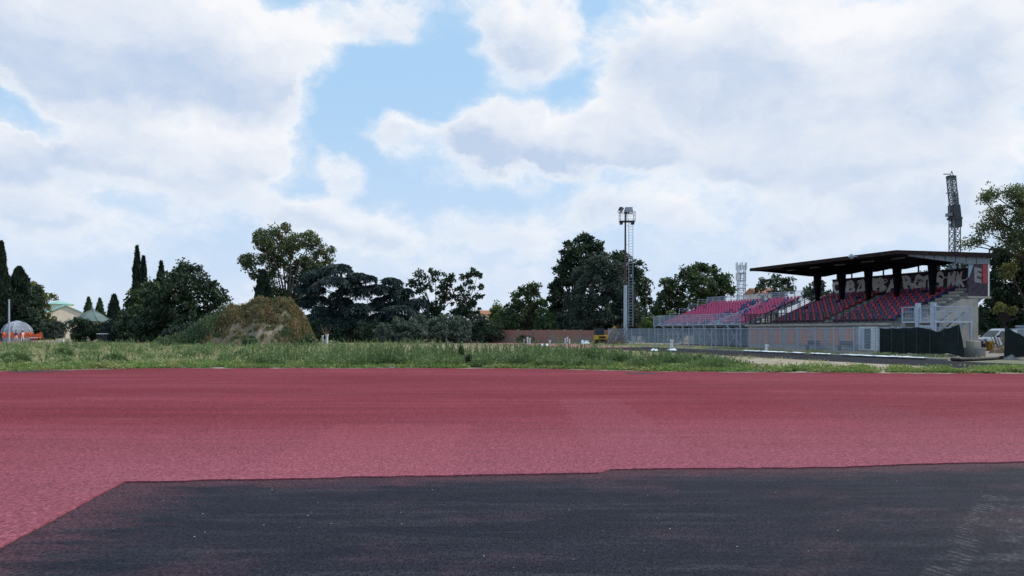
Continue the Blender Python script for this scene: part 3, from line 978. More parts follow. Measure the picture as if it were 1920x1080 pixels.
for i in range(nl):
    xx = 0.15 + i * (LB - 0.3) / (nl - 1)
    for j, yy in enumerate((0.1, 2.6, 5.1, 7.5)):
        zt = 2.3 if yy < 1 else BZ + int((yy - BY) / BD) * BRs - 0.07
        MB().bar((xx, yy, 0), (xx, yy, zt), 0.09).build('leg', M['galv'], bl)
    MB().bar((xx, 0.1, 2.25), (xx, 7.5, 4.75), 0.08, 0.12).build('raker', M['galv'], bl)
    if i < nl - 1:
        xb = 0.15 + (i + 1) * (LB - 0.3) / (nl - 1)
        MB().bar((xx, 0.1, 1.25), (xb, 0.1, 1.25), 0.06).build('ledger', M['galv'], bl)
        if i % 3 != 0:
            MB().bar((xx, 0.13, 0.1), (xb, 0.13, 2.2), 0.06).build('brace', M['galv'], bl)
            MB().bar((xx, 0.07, 2.2), (xb, 0.07, 0.1), 0.06).build('brace', M['galv'], bl)
    MB().bar((xx, 0.05, 2.05), (xx, 0.05, 2.3), 0.16).build('head_plate', M['galv_light'], bl)
bk = MB().box(0.1, LB - 0.1, 5.6, 5.65, 0.0, 2.6).build('backing_sheet', mat('blue_grey_sheet', (0.19, 0.23, 0.29), (0.24, 0.28, 0.34), 1.0, 0.7), bl)

# steel access stair and landing at the near end of the grandstand
st = thing('access_stair', 'galvanised steel stair landing with railings at the near end of the grandstand', 'stair', uv(43.9, 46.95), RZ)
MB().box(0, 2.9, 0, 3.75, 2.28, 2.42).build('landing', M['galv_light'], st)
railing(MB(), (0, 0.03, 2.42), (1.15, 0.03, 2.42), 1.05, t=0.06, mid=2, post_every=1.1, bars=True).build('front_railing', M['galv'], st)
railing(MB(), (2.87, 0.05, 2.42), (2.87, 3.7, 2.42), 1.05, t=0.06, mid=2, post_every=1.2, bars=True).build('side_railing', M['galv'], st)
MB().box(1.22, 1.5, -.03, .25, 1.7, 3.75).build('gate_post', M['galv_light'], st)
MB().box(2.55, 2.84, -.03, .25, 1.7, 3.75).build('gate_post', M['galv_light'], st)
MB().box(1.5, 2.55, 0.02, 0.2, 1.72, 2.1).build('gate_sill', M['galv_light'], st)
gp_ = railing(MB(), (1.55, 0.08, 2.42), (2.5, 0.08, 2.42), 0.95, t=0.05, mid=2, post_every=.95, bars=True).build('gate', M['galv'], st)
for (xx, yy) in ((0.1, 0.1), (2.8, 0.1), (0.1, 3.65), (2.8, 3.65)):
    MB().bar((xx, yy, 0), (xx, yy, 2.28), 0.14).build('leg', M['galv_light'], st)
for k in range(11):
    MB().box(1.1 + 0.0, 2.2, 3.75 + 0.0 - 0.32 * (k + 1) + 0.1, 3.75 - 0.32 * k + 0.08, 2.2 - 0.2 * (k + 1), 2.24 - 0.2 * (k + 1)).build('tread', M['galv'], st)
for xx in (1.06, 2.24):
    MB().bar((xx, 3.75, 2.2), (xx, 0.2, 0.05), 0.05, 0.2).build('stringer', M['galv'], st)
    MB().bar((xx, 3.75, 3.1), (xx, 0.2, 0.95), 0.05).build('handrail', M['dark_steel'], st)

# ------------------------------------------------------------------ mesh fence along the stands
fn = thing('mesh_fence', 'long galvanised mesh fence in front of the stands', 'fence', uv(85.6, 43.0), RZ)
PW, PH = 2.05, 1.78
pm = MB()
for i in range(21):
    xx = 0.05 + i * (PW - 0.1) / 20
    pm.box(xx - .005, xx + .005, -.012, .012, .20, PH)
for k in range(8):
    z = .22 + k * (PH - .24) / 7
    pm.box(0.03, PW - 0.03, -.018, -.0125, z - .008, z + .008)
pm.box(0.03, PW - .03, -.03, .03, PH, PH + 0.05)
pm = pm.mesh('mesh_panel')
pm.materials.append(M['galv'])
fp = MB().box(-.035, .035, -.035, .035, 0.0, PH + 0.10).box(-.05, .05, -.05, .05, PH + .10, PH + .12).mesh('post')
fp.materials.append(M['galv_light'])


def put(name, me, parent, loc, rz=0.0):
    o = bpy.data.objects.new(name, me)
    C.objects.link(o)
    o.parent = parent
    o.location = loc
    o.rotation_euler = (0, 0, rz)
    return o


NP = 24
for k in range(NP + 1):
    put('post', fp, fn, (k * PW, 0, 0.1))
    if k < NP:
        put('mesh_panel', pm, fn, (k * PW, 0, 0.1))

fn2 = thing('mesh_fence', 'short galvanised fence behind the dark net at the right edge', 'fence', uv(32.6, 43.0), RZ)
for k in range(6):
    put('post', fp, fn2, (k * PW, 0, 0.0))
    if k < 5:
        put('mesh_panel', pm, fn2, (k * PW, 0, 0.0))


def cloth(name, label, L, hgt, loc, rz, seed, tail=False, posts=True, slant=0.0):
    """a dark net hung on the fence: sagging top, folds, a loose end"""
    r_ = np.random.default_rng(seed)
    nx, nz = int(L * 9), 16
    vs, fs = [], []
    ph = r_.random(6) * 6
    for i in range(nx + 1):
        x_ = L * i / nx
        e = max(0.0, (x_ - (L - 1.6)) / 1.6) if tail else 0.0
        top = hgt - 0.05 * abs(math.sin(x_ * math.pi / 1.05)) - 0.03 * math.sin(x_ * 1.3 + ph[0])
        bot = 0.10 + 0.04 * math.sin(x_ * 2.3 + ph[1]) + 0.03 * math.sin(x_ * 5.1 + ph[2])
        top -= slant * min(1.0, x_ / 1.6)
        if tail:
            top = top - 0.24 * max(0, 1 - abs(x_ - (L - 1.6)) / 1.2) + 0.20 * e
            bot = bot + 0.10 * max(0, (x_ - L * 0.5) / (L * 0.5)) - 0.17 * e ** 3
        for k in range(nz + 1):
            t = k / nz
            z_ = bot + (top - bot) * t
            y_ = -0.07 - (0.035 + 0.09 * e * (1 - t)) * (1 + math.sin(x_ * 3.1 + ph[3] + 2.5 * t)) - 0.02 * math.sin(x_ * 9 + ph[4] + 3 * t * math.sin(x_)) - 0.30 * e * (1 - t) ** 2
            vs.append((x_ + 0.55 * e * (1 - t), y_, z_))
    for i in range(nx):
        for k in range(nz):
            a_ = i * (nz + 1) + k
            fs.append((a_, a_ + nz + 1, a_ + nz + 2, a_ + 1))
    root = thing(name, label, 'net', loc, rz)
    o = MB().add(vs, fs).build('net_sheet', M['net'], root, smooth=True)
    s_ = o.modifiers.new('solid', 'SOLIDIFY')
    s_.thickness = 0.008
    if posts:
        n_ = int(L / 1.05)
        for i in range(n_ + 1):
            x_ = min(L - .05, i * 1.05 + .03)
            MB().bar((x_, -.135, 0.12), (x_, -.135, hgt - .03), .04).build('batten', M['dark_steel'], root)
    return root


cloth('shade_net', 'dark green shade net hung on the fence with its right end sagging loose', 6.4, 1.92, uv(41.95, 42.93), RZ, 3, True)
cloth('shade_net', 'dark green shade net at the right edge beside the yard gap', 7.0, 1.95, uv(32.55, 42.93), RZ, 5, False, False, 0.75)

# ------------------------------------------------------------------ floodlight mast
FY = 95.0
FX = wx(1172.5, FY)
fm = thing('floodlight_mast', 'tall steel floodlight mast with side ladder behind the left end of the fence', 'light mast', (FX, FY, 0))
zt = wz(398, FY)
MB().lathe([(0.55, 0), (0.55, 0.25), (0.5, 0.45), (0.3, 0.45)], n=12).build('concrete_foot', M['concrete'], fm)
MB().lathe([(0.25, 0.45), (0.21, wz(535, FY))], n=14).build('lower_pole', M['galv_light'], fm, smooth=False)
MB().lathe([(0.155, wz(535, FY)), (0.145, wz(470, FY))], n=12).build('middle_pole', M['rust'], fm)
MB().lathe([(0.125, wz(470, FY)), (0.10, zt + .3)], n=12).build('upper_pole', M['dark_steel'], fm)
ld = thing('x', None, None)
bpy.data.objects.remove(ld)
lad = MB()
for dx in (0.42, 0.95):
    lad.bar((dx, -.1, wz(612, FY)), (dx, -.1, zt - .9), 0.055)
z = wz(612, FY) + .1
while z < zt - .9:
    lad.bar((0.42, -.1, z), (0.95, -.1, z), 0.04)
    z += 0.36
lad = lad.build('ladder', M['galv'], fm)
z = wz(600, FY)
while z < zt - 1:
    MB().bar((0.1, -.1, z), (0.42, -.1, z), 0.04).build('ladder_bracket', M['galv'], lad)
    z += 2.4
pz = zt - 1.15
MB().box(-.75, 1.2, -.6, .6, pz - .08, pz).box(-.7, -.35, -.35, .35, pz - .4, pz - .08).box(0.75, 1.1, -.35, .35, pz - .4, pz - .08).build('platform', M['dark_steel'], fm)
rl = MB()
for a_, b_ in (((-.72, -.57), (1.17, -.57)), ((1.17, -.57), (1.17, .57)), ((1.17, .57), (-.72, .57)), ((-.72, .57), (-.72, -.57))):
    railing(rl, (*a_, pz), (*b_, pz), 1.15, t=0.05, mid=2, post_every=1.0)
rl.build('platform_railing', M['galv_light'], fm)
for (dx, dy, rz, tl) in ((-.6, -.2, .9, .5), (0.12, -.3, .2, .15), (0.62, -.3, -.1, .1), (0.3, .4, 2.6, .3)):
    lm = thing('tmp', None, None)
    bpy.data.objects.remove(lm)
    f_ = MB()
    f_.hexa([(-.24, -.2, -.32), (.24, -.2, -.32), (.16, .22, -.2), (-.16, .22, -.2), (-.24, -.2, .32), (.24, -.2, .32), (.16, .22, .2), (-.16, .22, .2)])
    f_.bar((-.28, 0, 0), (-.28, 0, -.5), .05)
    f_.bar((.28, 0, 0), (.28, 0, -.5), .05)
    f_.bar((-.28, 0, -.5), (.28, 0, -.5), .05)
    q = f_.build('floodlight', M['dark_steel'], fm)
    q.location = (dx, dy, zt + .25 + .2 * tl)
    q.rotation_euler = (tl, 0.25 if dx < 0 else 0, rz)
    MB().add([(-.21, -.205, -.28), (.21, -.205, -.28), (.21, -.205, .28), (-.21, -.205, .28)], [(0, 1, 2, 3)]).build('lens', M['galv_light'], q)
MB().bar((-.7, 0, zt - .1), (0.9, 0, zt - .1), .08).build('lamp_bar', M['dark_steel'], fm)


# ------------------------------------------------------------------ tower crane and radio mast
def lattice(mb, x0, x1, y0, y1, z0, z1, step, t, lean=0.0):
    def L_(x, y, z):
        return (x + lean * (z - z0), y, z)
    for x_ in (x0, x1):
        for y_ in (y0, y1):
            mb.bar(L_(x_, y_, z0), L_(x_, y_, z1), t)
    z_ = z0
    k = 0
    while z_ < z1 - .1:
        zn = min(z1, z_ + step)
        for (ax, ay, bx_, by_) in ((x0, y0, x1, y0), (x1, y0, x1, y1), (x1, y1, x0, y1), (x0, y1, x0, y0)):
            mb.bar(L_(ax, ay, z_), L_(bx_, by_, z_), t * .6)
            mb.bar(L_(ax, ay, z_), L_(bx_, by_, zn), t * .6)
            mb.bar(L_(bx_, by_, z_), L_(ax, ay, zn), t * .6)
        z_ = zn
        k += 1
    return mb


CY = 118.0
cr = thing('tower_crane', 'grey lattice tower crane with folded jib rising behind the grandstand roof', 'crane', (wx(1790, CY), CY, 0), 0.15)
zs = wz(412, CY)
ztop = wz(327, CY)
lattice(MB(), -.55, .55, -.55, .55, 0, zs, 1.15, .12).build('mast', M['crane'], cr)
MB().box(-.75, .75, -.8, .8, zs, zs + .35).box(-.35, .75, -.7, .5, zs - 1.2, zs).build('slewing_unit', M['dark_steel'], cr)
MB().hexa([(-.6, -.7, zs + .35), (.65, -.7, zs + .35), (.65, .7, zs + .35), (-.6, .7, zs + .35), (-.75, -.6, zs + 2.3), (.5, -.6, zs + 2.3), (.5, .6, zs + 2.3), (-.75, .6, zs + 2.3)]).build('machine_house', M['dark_steel'], cr)
MB().box(-1.25, -.75, -.5, .5, zs + .5, zs + 1.0).bar((-1.25, -.4, zs + 1), (-1.25, -.4, zs + 2), .06).bar((-1.25, -.4, zs + 2), (-.7, -.4, zs + 2.1), .06).build('service_platform', M['crane'], cr)
lattice(MB(), -.62, .34, -.4, .4, zs + 2.3, ztop - .6, .8, .13, -0.11).build('folded_jib', M['crane'], cr)
lattice(MB(), .0, .5, -.3, .3, zs + 2.3, zs + 4.4, .7, .10, -0.11).build('jib_root', M['dark_steel'], cr)
lx = -.11 * (ztop - .6 - zs - 2.3)
MB().box(-.72 + lx, .40 + lx, -.45, .45, ztop - .6, ztop - .25).bar((-.3 + lx, 0, ztop - .25), (-.05 + lx, 0, ztop + .5), .08).bar((.25 + lx, 0, ztop - .25), (-.05 + lx, 0, ztop + .5), .08).bar((-.4 + lx, 0, ztop), (-1.5 + lx, 0, ztop - .02), .12).build('jib_head', M['dark_steel'], cr)
MB().bar((-.6 + lx * .4, 0, zs + 4.3), (-1.3 + lx * .4, 0, zs + 4.15), .14).build('pulley_arm', M['dark_steel'], cr)

RY = 190.0
rm = thing('radio_mast', 'pale lattice radio mast with antenna panels behind the steel bleacher', 'radio mast', (wx(1390, RY), RY, 0))
zr = wz(497, RY)
lattice(MB(), -.85, .85, -.85, .85, 0, zr, 1.5, .13).build('lattice', M['galv_light'], rm)
for k in range(3):
    z = zr - 2.2 - k * 1.9
    MB().lathe([(1.2, z), (1.25, z + .12)], n=8).build('ring_platform', M['galv'], rm)
for k in range(10):
    q = 2 * math.pi * k / 6 + .4
    z = zr - .3 - 2.6 * (k // 6)
    MB().box(-.16, .16, -.1, .1, -.95, .95).build('antenna_panel', M['white_paint'], rm).location = (1.3 * math.cos(q), 1.3 * math.sin(q), z)
for k in range(3):
    q = 2 * math.pi * k / 3
    MB().lathe([(.42, 0), (.42, .25), (.1, .35)], n=10).build('dish', M['white_paint'], rm).location = (1.2 * math.cos(q), 1.2 * math.sin(q), zr - 5.3 - k)

# ------------------------------------------------------------------ far boundary wall and low fences
BWY = 101.0
bwl = thing('brick_wall', 'old red brick boundary wall between concrete posts below the trees', 'wall', (wx(915, 104), 104.0, 0), math.atan2(98.0 - 104.0, wx(1150, 98) - wx(915, 104)))
LW = math.hypot(98.0 - 104.0, wx(1150, 98) - wx(915, 104))
nb = 8
for k in range(nb):
    w_ = LW / nb
    MB().box(k * w_ + .09, (k + 1) * w_ - .09, -.12, .12, 0, 1.78 + random.uniform(-.04, .04)).build('wall_panel', M['brick'], bwl)
for k in range(nb + 1):
    MB().box(k * LW / nb - .085, k * LW / nb + .085, -.16, .16, 0, 1.86).build('post', M['concrete'], bwl)

wf = thing('wire_fence', 'dark wire fence in front of the grey green hedge', 'fence', (wx(722, 97), 97.0, 0))
LF = wx(905, 97) - wx(722, 97)
for k in range(9):
    MB().tube((k * LF / 8, 0, 0), (k * LF / 8, 0, 1.5), .035, n=6).build('post', M['dark_steel'], wf)
for z in (.3, .7, 1.1, 1.45):
    MB().bar((0, 0, z), (LF, 0, z), .015).build('wire', M['dark_steel'], wf)
# ------------------------------------------------------------------ trees
def clump_pts(cs, sub_r, per, nsub, keep=1.0, flat=0.8):
    """leaf positions: small tufts spread over the skins of the given (x, y, z, r) clumps"""
    P, T = [], []
    for (x_, y_, z_, r_) in cs:
        k = max(5, int(nsub * 1.35 * (r_ / 2.0) ** 1.6))
        d = unit(rng.normal(size=(k, 3))) * (0.35 + 0.7 * rng.random((k, 1)) ** 0.7)
        d[:, 2] *= 0.92
        c_ = np.array([x_, y_, z_]) + d * r_
        if keep < 1:
            c_ = c_[rng.random(k) < keep]
        T.append(c_)
        for q in c_:
            s_ = sub_r * rng.uniform(0.6, 1.3)
            m_ = int(per * rng.uniform(0.7, 1.3))
            P.append(q + ball(m_, 0.5) * np.array([s_, s_, s_ * flat]))
    P = np.concatenate(P)
    P[:, 2] = np.maximum(P[:, 2], 0.06)
    return P, np.concatenate(T)


def limb_mesh(mb, a, b_, r0, r1, bend=0.12, n=6, seg=5):
    a, b_ = Vector(a), Vector(b_)
    d = b_ - a
    off = Vector((random.uniform(-1, 1), random.uniform(-1, 1), random.uniform(0.0, .6))) * d.length * bend
    pts = [a + d * t + off * math.sin(math.pi * t) for t in [i / seg for i in range(seg + 1)]]
    mb.path(pts, [r0 + (r1 - r0) * i / seg for i in range(seg + 1)], n)


def tree(name, label, cat, Z, tpx, cl, leaf=0.32, sub=0.75, per=26, nsub=26, mats='leaf_mid', trunk=0.28, fork=0.28, keep=1.0, depth=0.7, up=0.3, bark='bark', twigs=0.35, group=None, depth_scale=1.0, long=1.5, skirt=True):
    """crown clumps are given as (column, row, radius) at distance Z, their depth spread about the trunk"""
    bx, by = wx(tpx, Z), Z
    root = thing(name, label, cat, (bx, by, 0), group=group)
    cs = []
    cl = list(cl)
    if skirt:
        for (px, py, r_) in list(cl):
            if py < 570:
                continue
            q = py + r_ * 1.1
            while wz(q, Z) > r_ / F * Z * .3:
                cl.append((px + random.uniform(-.3, .3) * r_, q, r_))
                q += r_ * 1.1
    for (px, py, r_) in cl:
        rr = r_ / F * Z
        cs.append((wx(px, Z), Z + random.uniform(-1, 1) * depth * (rr + 0.8) * depth_scale, max(wz(py, Z), rr * 0.6), rr))
    P, T = clump_pts(cs, sub, per, nsub, keep)
    A = unit(rng.normal(size=P.shape) + np.array([0, 0, up]))
    leaves('crown', P, A, leaf * rng.uniform(.7, 1.4, len(P)) * long, leaf * rng.uniform(.6, 1.1, len(P)), M[mats], root, (bx, by, 0))
    top = max(c_[2] for c_ in cs)
    fz = top * fork
    tm = MB()
    tm.path([(0, 0, -.05), (random.uniform(-.1, .1), 0, fz * .5), (random.uniform(-.15, .15), random.uniform(-.1, .1), fz)], [trunk * 1.25, trunk, trunk * .85], 9)
    for (x_, y_, z_, rr) in cs:
        if z_ < fz * 1.1:
            continue
        limb_mesh(tm, (0, 0, fz * random.uniform(.8, 1.0)), (x_ - bx, y_ - by, z_), trunk * .45, trunk * .12, 0.08)
    T = T - np.array([bx, by, 0])
    for q in T[rng.random(len(T)) < twigs]:
        c_ = min(cs, key=lambda c__: (c__[0] - bx - q[0]) ** 2 + (c__[1] - by - q[1]) ** 2 + (c__[2] - q[2]) ** 2)
        limb_mesh(tm, (c_[0] - bx, c_[1] - by, c_[2]), q, trunk * .14, trunk * .05, 0.1, 4, 3)
    tm.build('trunk', M[bark], root, smooth=True)
    return root


def cypress(label, Z, px, top, base_py, wpx, ragged=0.12, material='leaf_cypress', name='cypress_tree', shape=0.75):
    bx = wx(px, Z)
    hgt = wz(top, Z)
    rad = wpx / 2 / F * Z
    root = thing(name, label, 'tree', (bx, Z, 0))
    n = int(2600 * max(0.6, hgt / 12) * max(.7, rad / .8))
    t = rng.random(n) ** 0.85
    prof_ = np.minimum(1.0, (1 - t) ** shape * 1.25 + .04) * np.minimum(1, t * 9 + .55)
    q = rng.random(n) * 2 * np.pi
    lump = 1 + ragged * np.sin(q * 3 + t * 21) + ragged * np.sin(q * 5 - t * 33 + 1) + rng.normal(size=n) * ragged * .6
    rr = rad * prof_ * lump * (0.75 + .25 * rng.random(n))
    P = np.stack([rr * np.cos(q), rr * np.sin(q), .25 + t * (hgt - .4)], 1)
    A = np.stack([np.cos(q) * .35, np.sin(q) * .35, np.ones(n)], 1) + rng.normal(size=(n, 3)) * .25
    leaves('crown', P, A, rng.uniform(.5, 1.0, n), rng.uniform(.14, .28, n), M[material], root)
    MB().path([(0, 0, -.05), (0, 0, hgt * .5), (0, 0, hgt * .93)], [.22, .15, .03], 7).build('trunk', M['bark'], root)
    return root


def cedar(label, Z, px, top, pads, seed):
    """spreading cedar: arching pads of foliage whose rims hang down"""
    rs = np.random.default_rng(seed)
    bx = wx(px, Z)
    hgt = wz(top, Z)
    root = thing('cedar_tree', label, 'tree', (bx, Z, 0))
    tm = MB()
    tm.path([(0, 0, -.05), (.15, 0, hgt * .35), (-.1, 0, hgt * .7), (.1, 0, hgt * .93)], [.42, .34, .2, .05], 9)
    P, A, L_, W_ = [], [], [], []
    more = []
    for (ppx, ppy, r_) in pads:
        more.append((ppx, ppy, r_))
        for k in range(2):
            more.append((ppx + rs.uniform(-1.1, 1.1) * r_, ppy + rs.uniform(-.05, .8) * r_, r_ * rs.uniform(.35, .6)))
    for (ppx, ppy, r_) in more:
        rr = r_ / F * Z
        c_ = np.array([wx(ppx, Z) - bx, rs.uniform(-1, 1) * rr * 1.1, wz(ppy, Z)])
        limb_mesh(tm, (0, 0, max(.8, c_[2] - .25 * abs(c_[0]) - .6)), c_ - np.array([0, 0, .15]), .12, .04, .08)
        nf = 13
        for f in range(nf):
            q = 2 * math.pi * (f + rs.uniform(-.3, .3)) / nf
            ln = rr * rs.uniform(.55, 1.35)
            d = np.array([math.cos(q), math.sin(q), 0.0])
            pe = np.array([-d[1], d[0], 0.0])
            pit = rs.uniform(-.25, .55)
            m_ = int(70 * ln) + 30
            t = rs.random(m_) ** .7
            side = rs.normal(size=m_) * (.10 + .22 * np.sin(np.pi * np.clip(t, 0, 1))) * ln * .8
            hang = rs.random(m_) ** 2 * (.15 + .75 * t)
            z_ = pit * ln * t * (1 - .55 * t) - .42 * ln * t ** 2.6 - hang - .35 * np.abs(side)
            pp_ = c_ + d * (ln * t)[:, None] + pe * side[:, None] + np.array([0, 0, 1.0]) * z_[:, None]
            P.append(pp_)
            A.append(d * (1 - .5 * t)[:, None] + pe * (np.sign(side) * .4)[:, None] - np.array([0, 0, 1.0]) * (.15 + 1.1 * t * (hang > .2))[:, None] + rs.normal(size=(m_, 3)) * .18)
            L_.append(rs.uniform(.3, .75, m_))
            W_.append(rs.uniform(.09, .2, m_))
    P = np.concatenate(P)
    P[:, 2] = np.maximum(P[:, 2], .15)
    leaves('crown', P, np.concatenate(A), np.concatenate(L_), np.concatenate(W_), M['leaf_cedar'], root)
    tm.build('trunk', M['bark'], root, smooth=True)
    return root


tree('poplar_tree', 'tall open poplar with forked limbs behind the earth mound', 'tree', 118, 537,
     [(520, 440, 24), (490, 446, 20), (550, 450, 20), (470, 490, 18), (454, 488, 10), (500, 480, 22), (535, 478, 22), (585, 455, 18), (600, 470, 16), (570, 488, 20), (612, 488, 12), (505, 520, 18),
      (545, 520, 20), (482, 515, 12), (580, 520, 18), (520, 545, 16), (528, 424, 10), (575, 438, 9), (560, 550, 18), (540, 560, 16), (596, 500, 16), (500, 545, 14), (515, 500, 20), (555, 500, 20), (545, 465, 16), (505, 460, 18), (620, 470, 8)],
     leaf=.27, sub=.70, per=23, nsub=34, mats='leaf_poplar', trunk=.42, fork=.30, bark='bark_grey', depth=.9, twigs=.5)
tree('broadleaf_tree', 'dense dark broadleaf tree left of the earth mound', 'tree', 100, 345,
     [(352, 512, 20), (328, 522, 24), (382, 536, 24), (346, 548, 38), (306, 562, 30), (400, 560, 25), (416, 556, 12), (360, 582, 38), (290, 592, 28), (330, 600, 32), (392, 592, 28), (340, 500, 10), (300, 615, 25), (360, 615, 25), (270, 610, 25)],
     leaf=.32, per=26, nsub=30, mats='leaf_dark', trunk=.35)
tree('broadleaf_tree', 'mid green bushy tree just right of the twin cypresses', 'tree', 108, 268,
     [(272, 562, 24), (292, 547, 18), (255, 580, 20), (280, 590, 28), (250, 602, 18), (268, 612, 22), (285, 535, 10)], mats='leaf_mid', trunk=.25, per=26, nsub=30)
tree('shrub', 'rounded dark shrub in front of the twin cypresses', 'shrub', 104, 250, [(248, 598, 16), (240, 610, 14), (258, 612, 16)], mats='leaf_dark', trunk=.1, per=22)
cypress('tallest slim cypress of the pair left of the mound', 112, 257, 461, 620, 24)
cypress('shorter slim cypress leaning on the tallest one', 113, 269, 480, 620, 23)
cypress('ragged dark conifer showing above the bushy tree', 116, 302, 490, 560, 34, 0.25, shape=.95)
cypress('low stout cypress right of the green pavilion roof', 122, 214, 552, 612, 31, .1, shape=.7)
cypress('small ragged conifer behind the pavilion roof, right one', 150, 187, 559, 612, 22, .25, 'leaf_mid', 'conifer', .8)
cypress('small ragged conifer behind the pavilion roof, left one', 151, 166, 557, 612, 21, .25, 'leaf_mid', 'conifer', .8)
cypress('cypress cut by the left edge of the picture', 132, 3, 452, 600, 34)
cypress('narrow dark conifer behind the mound in front of the poplar', 112, 494, 506, 600, 46, .2, shape=.75)
cypress('broad pointed conifer above the grey dome tent', 138, 36, 500, 612, 76, .16, shape=.8, name='conifer')
tree('broadleaf_tree', 'dark round tree at the left edge behind the dome tent', 'tree', 136, 20,
     [(8, 545, 20), (28, 572, 26), (10, 592, 28), (40, 600, 26), (-15, 570, 30), (-10, 600, 25), (60, 600, 16)], mats='leaf_dark', trunk=.3)
tree('broadleaf_tree', 'sunlit olive tree left of the cream church', 'tree', 142, 70,
     [(62, 540, 16), (75, 552, 16), (86, 560, 12), (94, 557, 7), (50, 545, 15), (72, 580, 20), (80, 600, 14)], mats='leaf_olive', trunk=.25, per=24)
tree('broadleaf_tree', 'dark tapering tree between the dome tent and the church', 'tree', 134, 68,
     [(62, 545, 12), (66, 565, 15), (70, 590, 14), (72, 608, 14), (56, 580, 16)], mats='leaf_dark', trunk=.25)
cedar('spreading blue cedar with drooping branches right of the mound', 110, 640, 488,
      [(637, 496, 26), (600, 510, 28), (668, 513, 26), (576, 534, 26), (625, 522, 32), (688, 536, 20), (655, 540, 32), (592, 556, 32), (562, 562, 16), (632, 570, 36), (680, 570, 24), (602, 590, 30), (656, 598, 30), (574, 592, 18), (626, 608, 28), (684, 602, 20)], 3)
cedar('smaller drooping cedar right of the largest cedar', 112, 742, 516,
      [(733, 522, 20), (712, 536, 20), (758, 542, 22), (735, 552, 28), (780, 562, 22), (706, 568, 22), (755, 576, 30), (722, 590, 26), (786, 588, 20), (795, 604, 18), (740, 606, 26), (766, 606, 22)], 8)
tree('open_tree', 'open sparse tree with visible sky gaps right of the cedars', 'tree', 116, 815,
     [(790, 520, 17), (815, 516, 15), (838, 526, 17), (774, 532, 10), (800, 545, 18), (830, 550, 18), (820, 572, 22), (790, 567, 12), (850, 560, 12), (810, 590, 22)],
     leaf=.36, sub=.6, per=16, nsub=20, mats='leaf_dark', trunk=.24, fork=.4, bark='bark')
tree('open_tree', 'thin tree with tufted outer twigs beside the open tree', 'tree', 114, 866,
     [(870, 522, 11), (885, 510, 8), (896, 516, 7), (880, 535, 11), (901, 540, 5), (898, 556, 6), (864, 546, 14), (876, 570, 20), (890, 582, 16), (858, 580, 20), (845, 522, 8)],
     leaf=.36, sub=.55, per=16, nsub=20, mats='leaf_dark', trunk=.22, fork=.4, twigs=.5)
tree('shrub', 'pale green treetop in the gap above the brick wall', 'tree', 140, 931, [(931, 574, 9), (926, 584, 7), (936, 586, 8), (931, 600, 12)], mats='leaf_fresh', trunk=.15, fork=.5)
tree('broadleaf_tree', 'medium dark tree left of the largest tree, above the brick wall', 'tree', 108, 988,
     [(990, 546, 15), (1006, 541, 10), (974, 562, 20), (1006, 566, 20), (958, 582, 18), (946, 592, 14), (985, 592, 28), (1016, 592, 22), (1026, 604, 18), (960, 608, 18)], mats='leaf_mid', trunk=.3)
tree('broadleaf_tree', 'largest dark tree with high rounded top above the brick wall', 'tree', 119, 1080,
     [(1095, 456, 19), (1112, 462, 18), (1072, 472, 20), (1120, 486, 22), (1086, 490, 26), (1058, 506, 20), (1048, 532, 18), (1043, 556, 16), (1080, 528, 32), (1044, 582, 18), (1070, 580, 32)],
     leaf=.40, per=26, nsub=28, mats='leaf_dark', trunk=.5)
tree('broadleaf_tree', 'wide grey green dome tree left of the floodlight mast', 'tree', 110, 1112,
     [(1120, 502, 26), (1092, 517, 22), (1150, 512, 24), (1105, 542, 35), (1150, 546, 35), (1172, 562, 27), (1082, 572, 27), (1122, 584, 34), (1160, 592, 30), (1186, 592, 20), (1062, 600, 20)],
     leaf=.26, sub=.6, per=34, nsub=44, mats='leaf_grey', trunk=.4, bark='bark_grey', fork=.12)
tree('broadleaf_tree', 'dark sloping tree behind the floodlight mast', 'tree', 123, 1190,
     [(1162, 486, 17), (1186, 506, 20), (1204, 520, 11), (1200, 540, 19), (1211, 568, 14), (1205, 596, 20), (1176, 532, 27), (1180, 580, 28)], mats='leaf_dark', trunk=.35, per=28, nsub=32)
tree('broadleaf_tree', 'left one of two leafy trees behind the steel bleacher', 'tree', 128, 1268,
     [(1252, 536, 15), (1270, 545, 24), (1242, 560, 15), (1231, 580, 12), (1255, 582, 22), (1290, 575, 26), (1285, 516, 18), (1300, 530, 18), (1260, 604, 20)], leaf=.36, mats='leaf_mid', trunk=.3)
tree('broadleaf_tree', 'right one of two leafy trees behind the steel bleacher', 'tree', 131, 1335,
     [(1312, 510, 17), (1340, 515, 18), (1360, 526, 15), (1312, 540, 26), (1345, 545, 24), (1368, 545, 10), (1330, 570, 30), (1305, 505, 10)], leaf=.36, mats='leaf_mid', trunk=.3)
tree('shrub', 'yellow green bush beside the left end of the steel bleacher', 'shrub', 104, 1225, [(1218, 602, 11), (1232, 604, 10), (1225, 612, 10), (1248, 600, 9), (1258, 592, 6)], mats='leaf_fresh', trunk=.1, per=22)
tree('cedar_sapling', 'dark spreading tree under the left tip of the grandstand roof', 'tree', 120, 1455,
     [(1455, 524, 12), (1438, 534, 11), (1474, 530, 11), (1424, 541, 6), (1456, 545, 20), (1480, 542, 9)], mats='leaf_dark', trunk=.22, per=22, fork=.5)
tree('broadleaf_tree', 'small dark tree seen between the roof and its first pillar', 'tree', 112, 1532, [(1536, 536, 11), (1524, 546, 13), (1548, 550, 12), (1512, 552, 7), (1535, 565, 20)], mats='leaf_dark', trunk=.22, per=24)
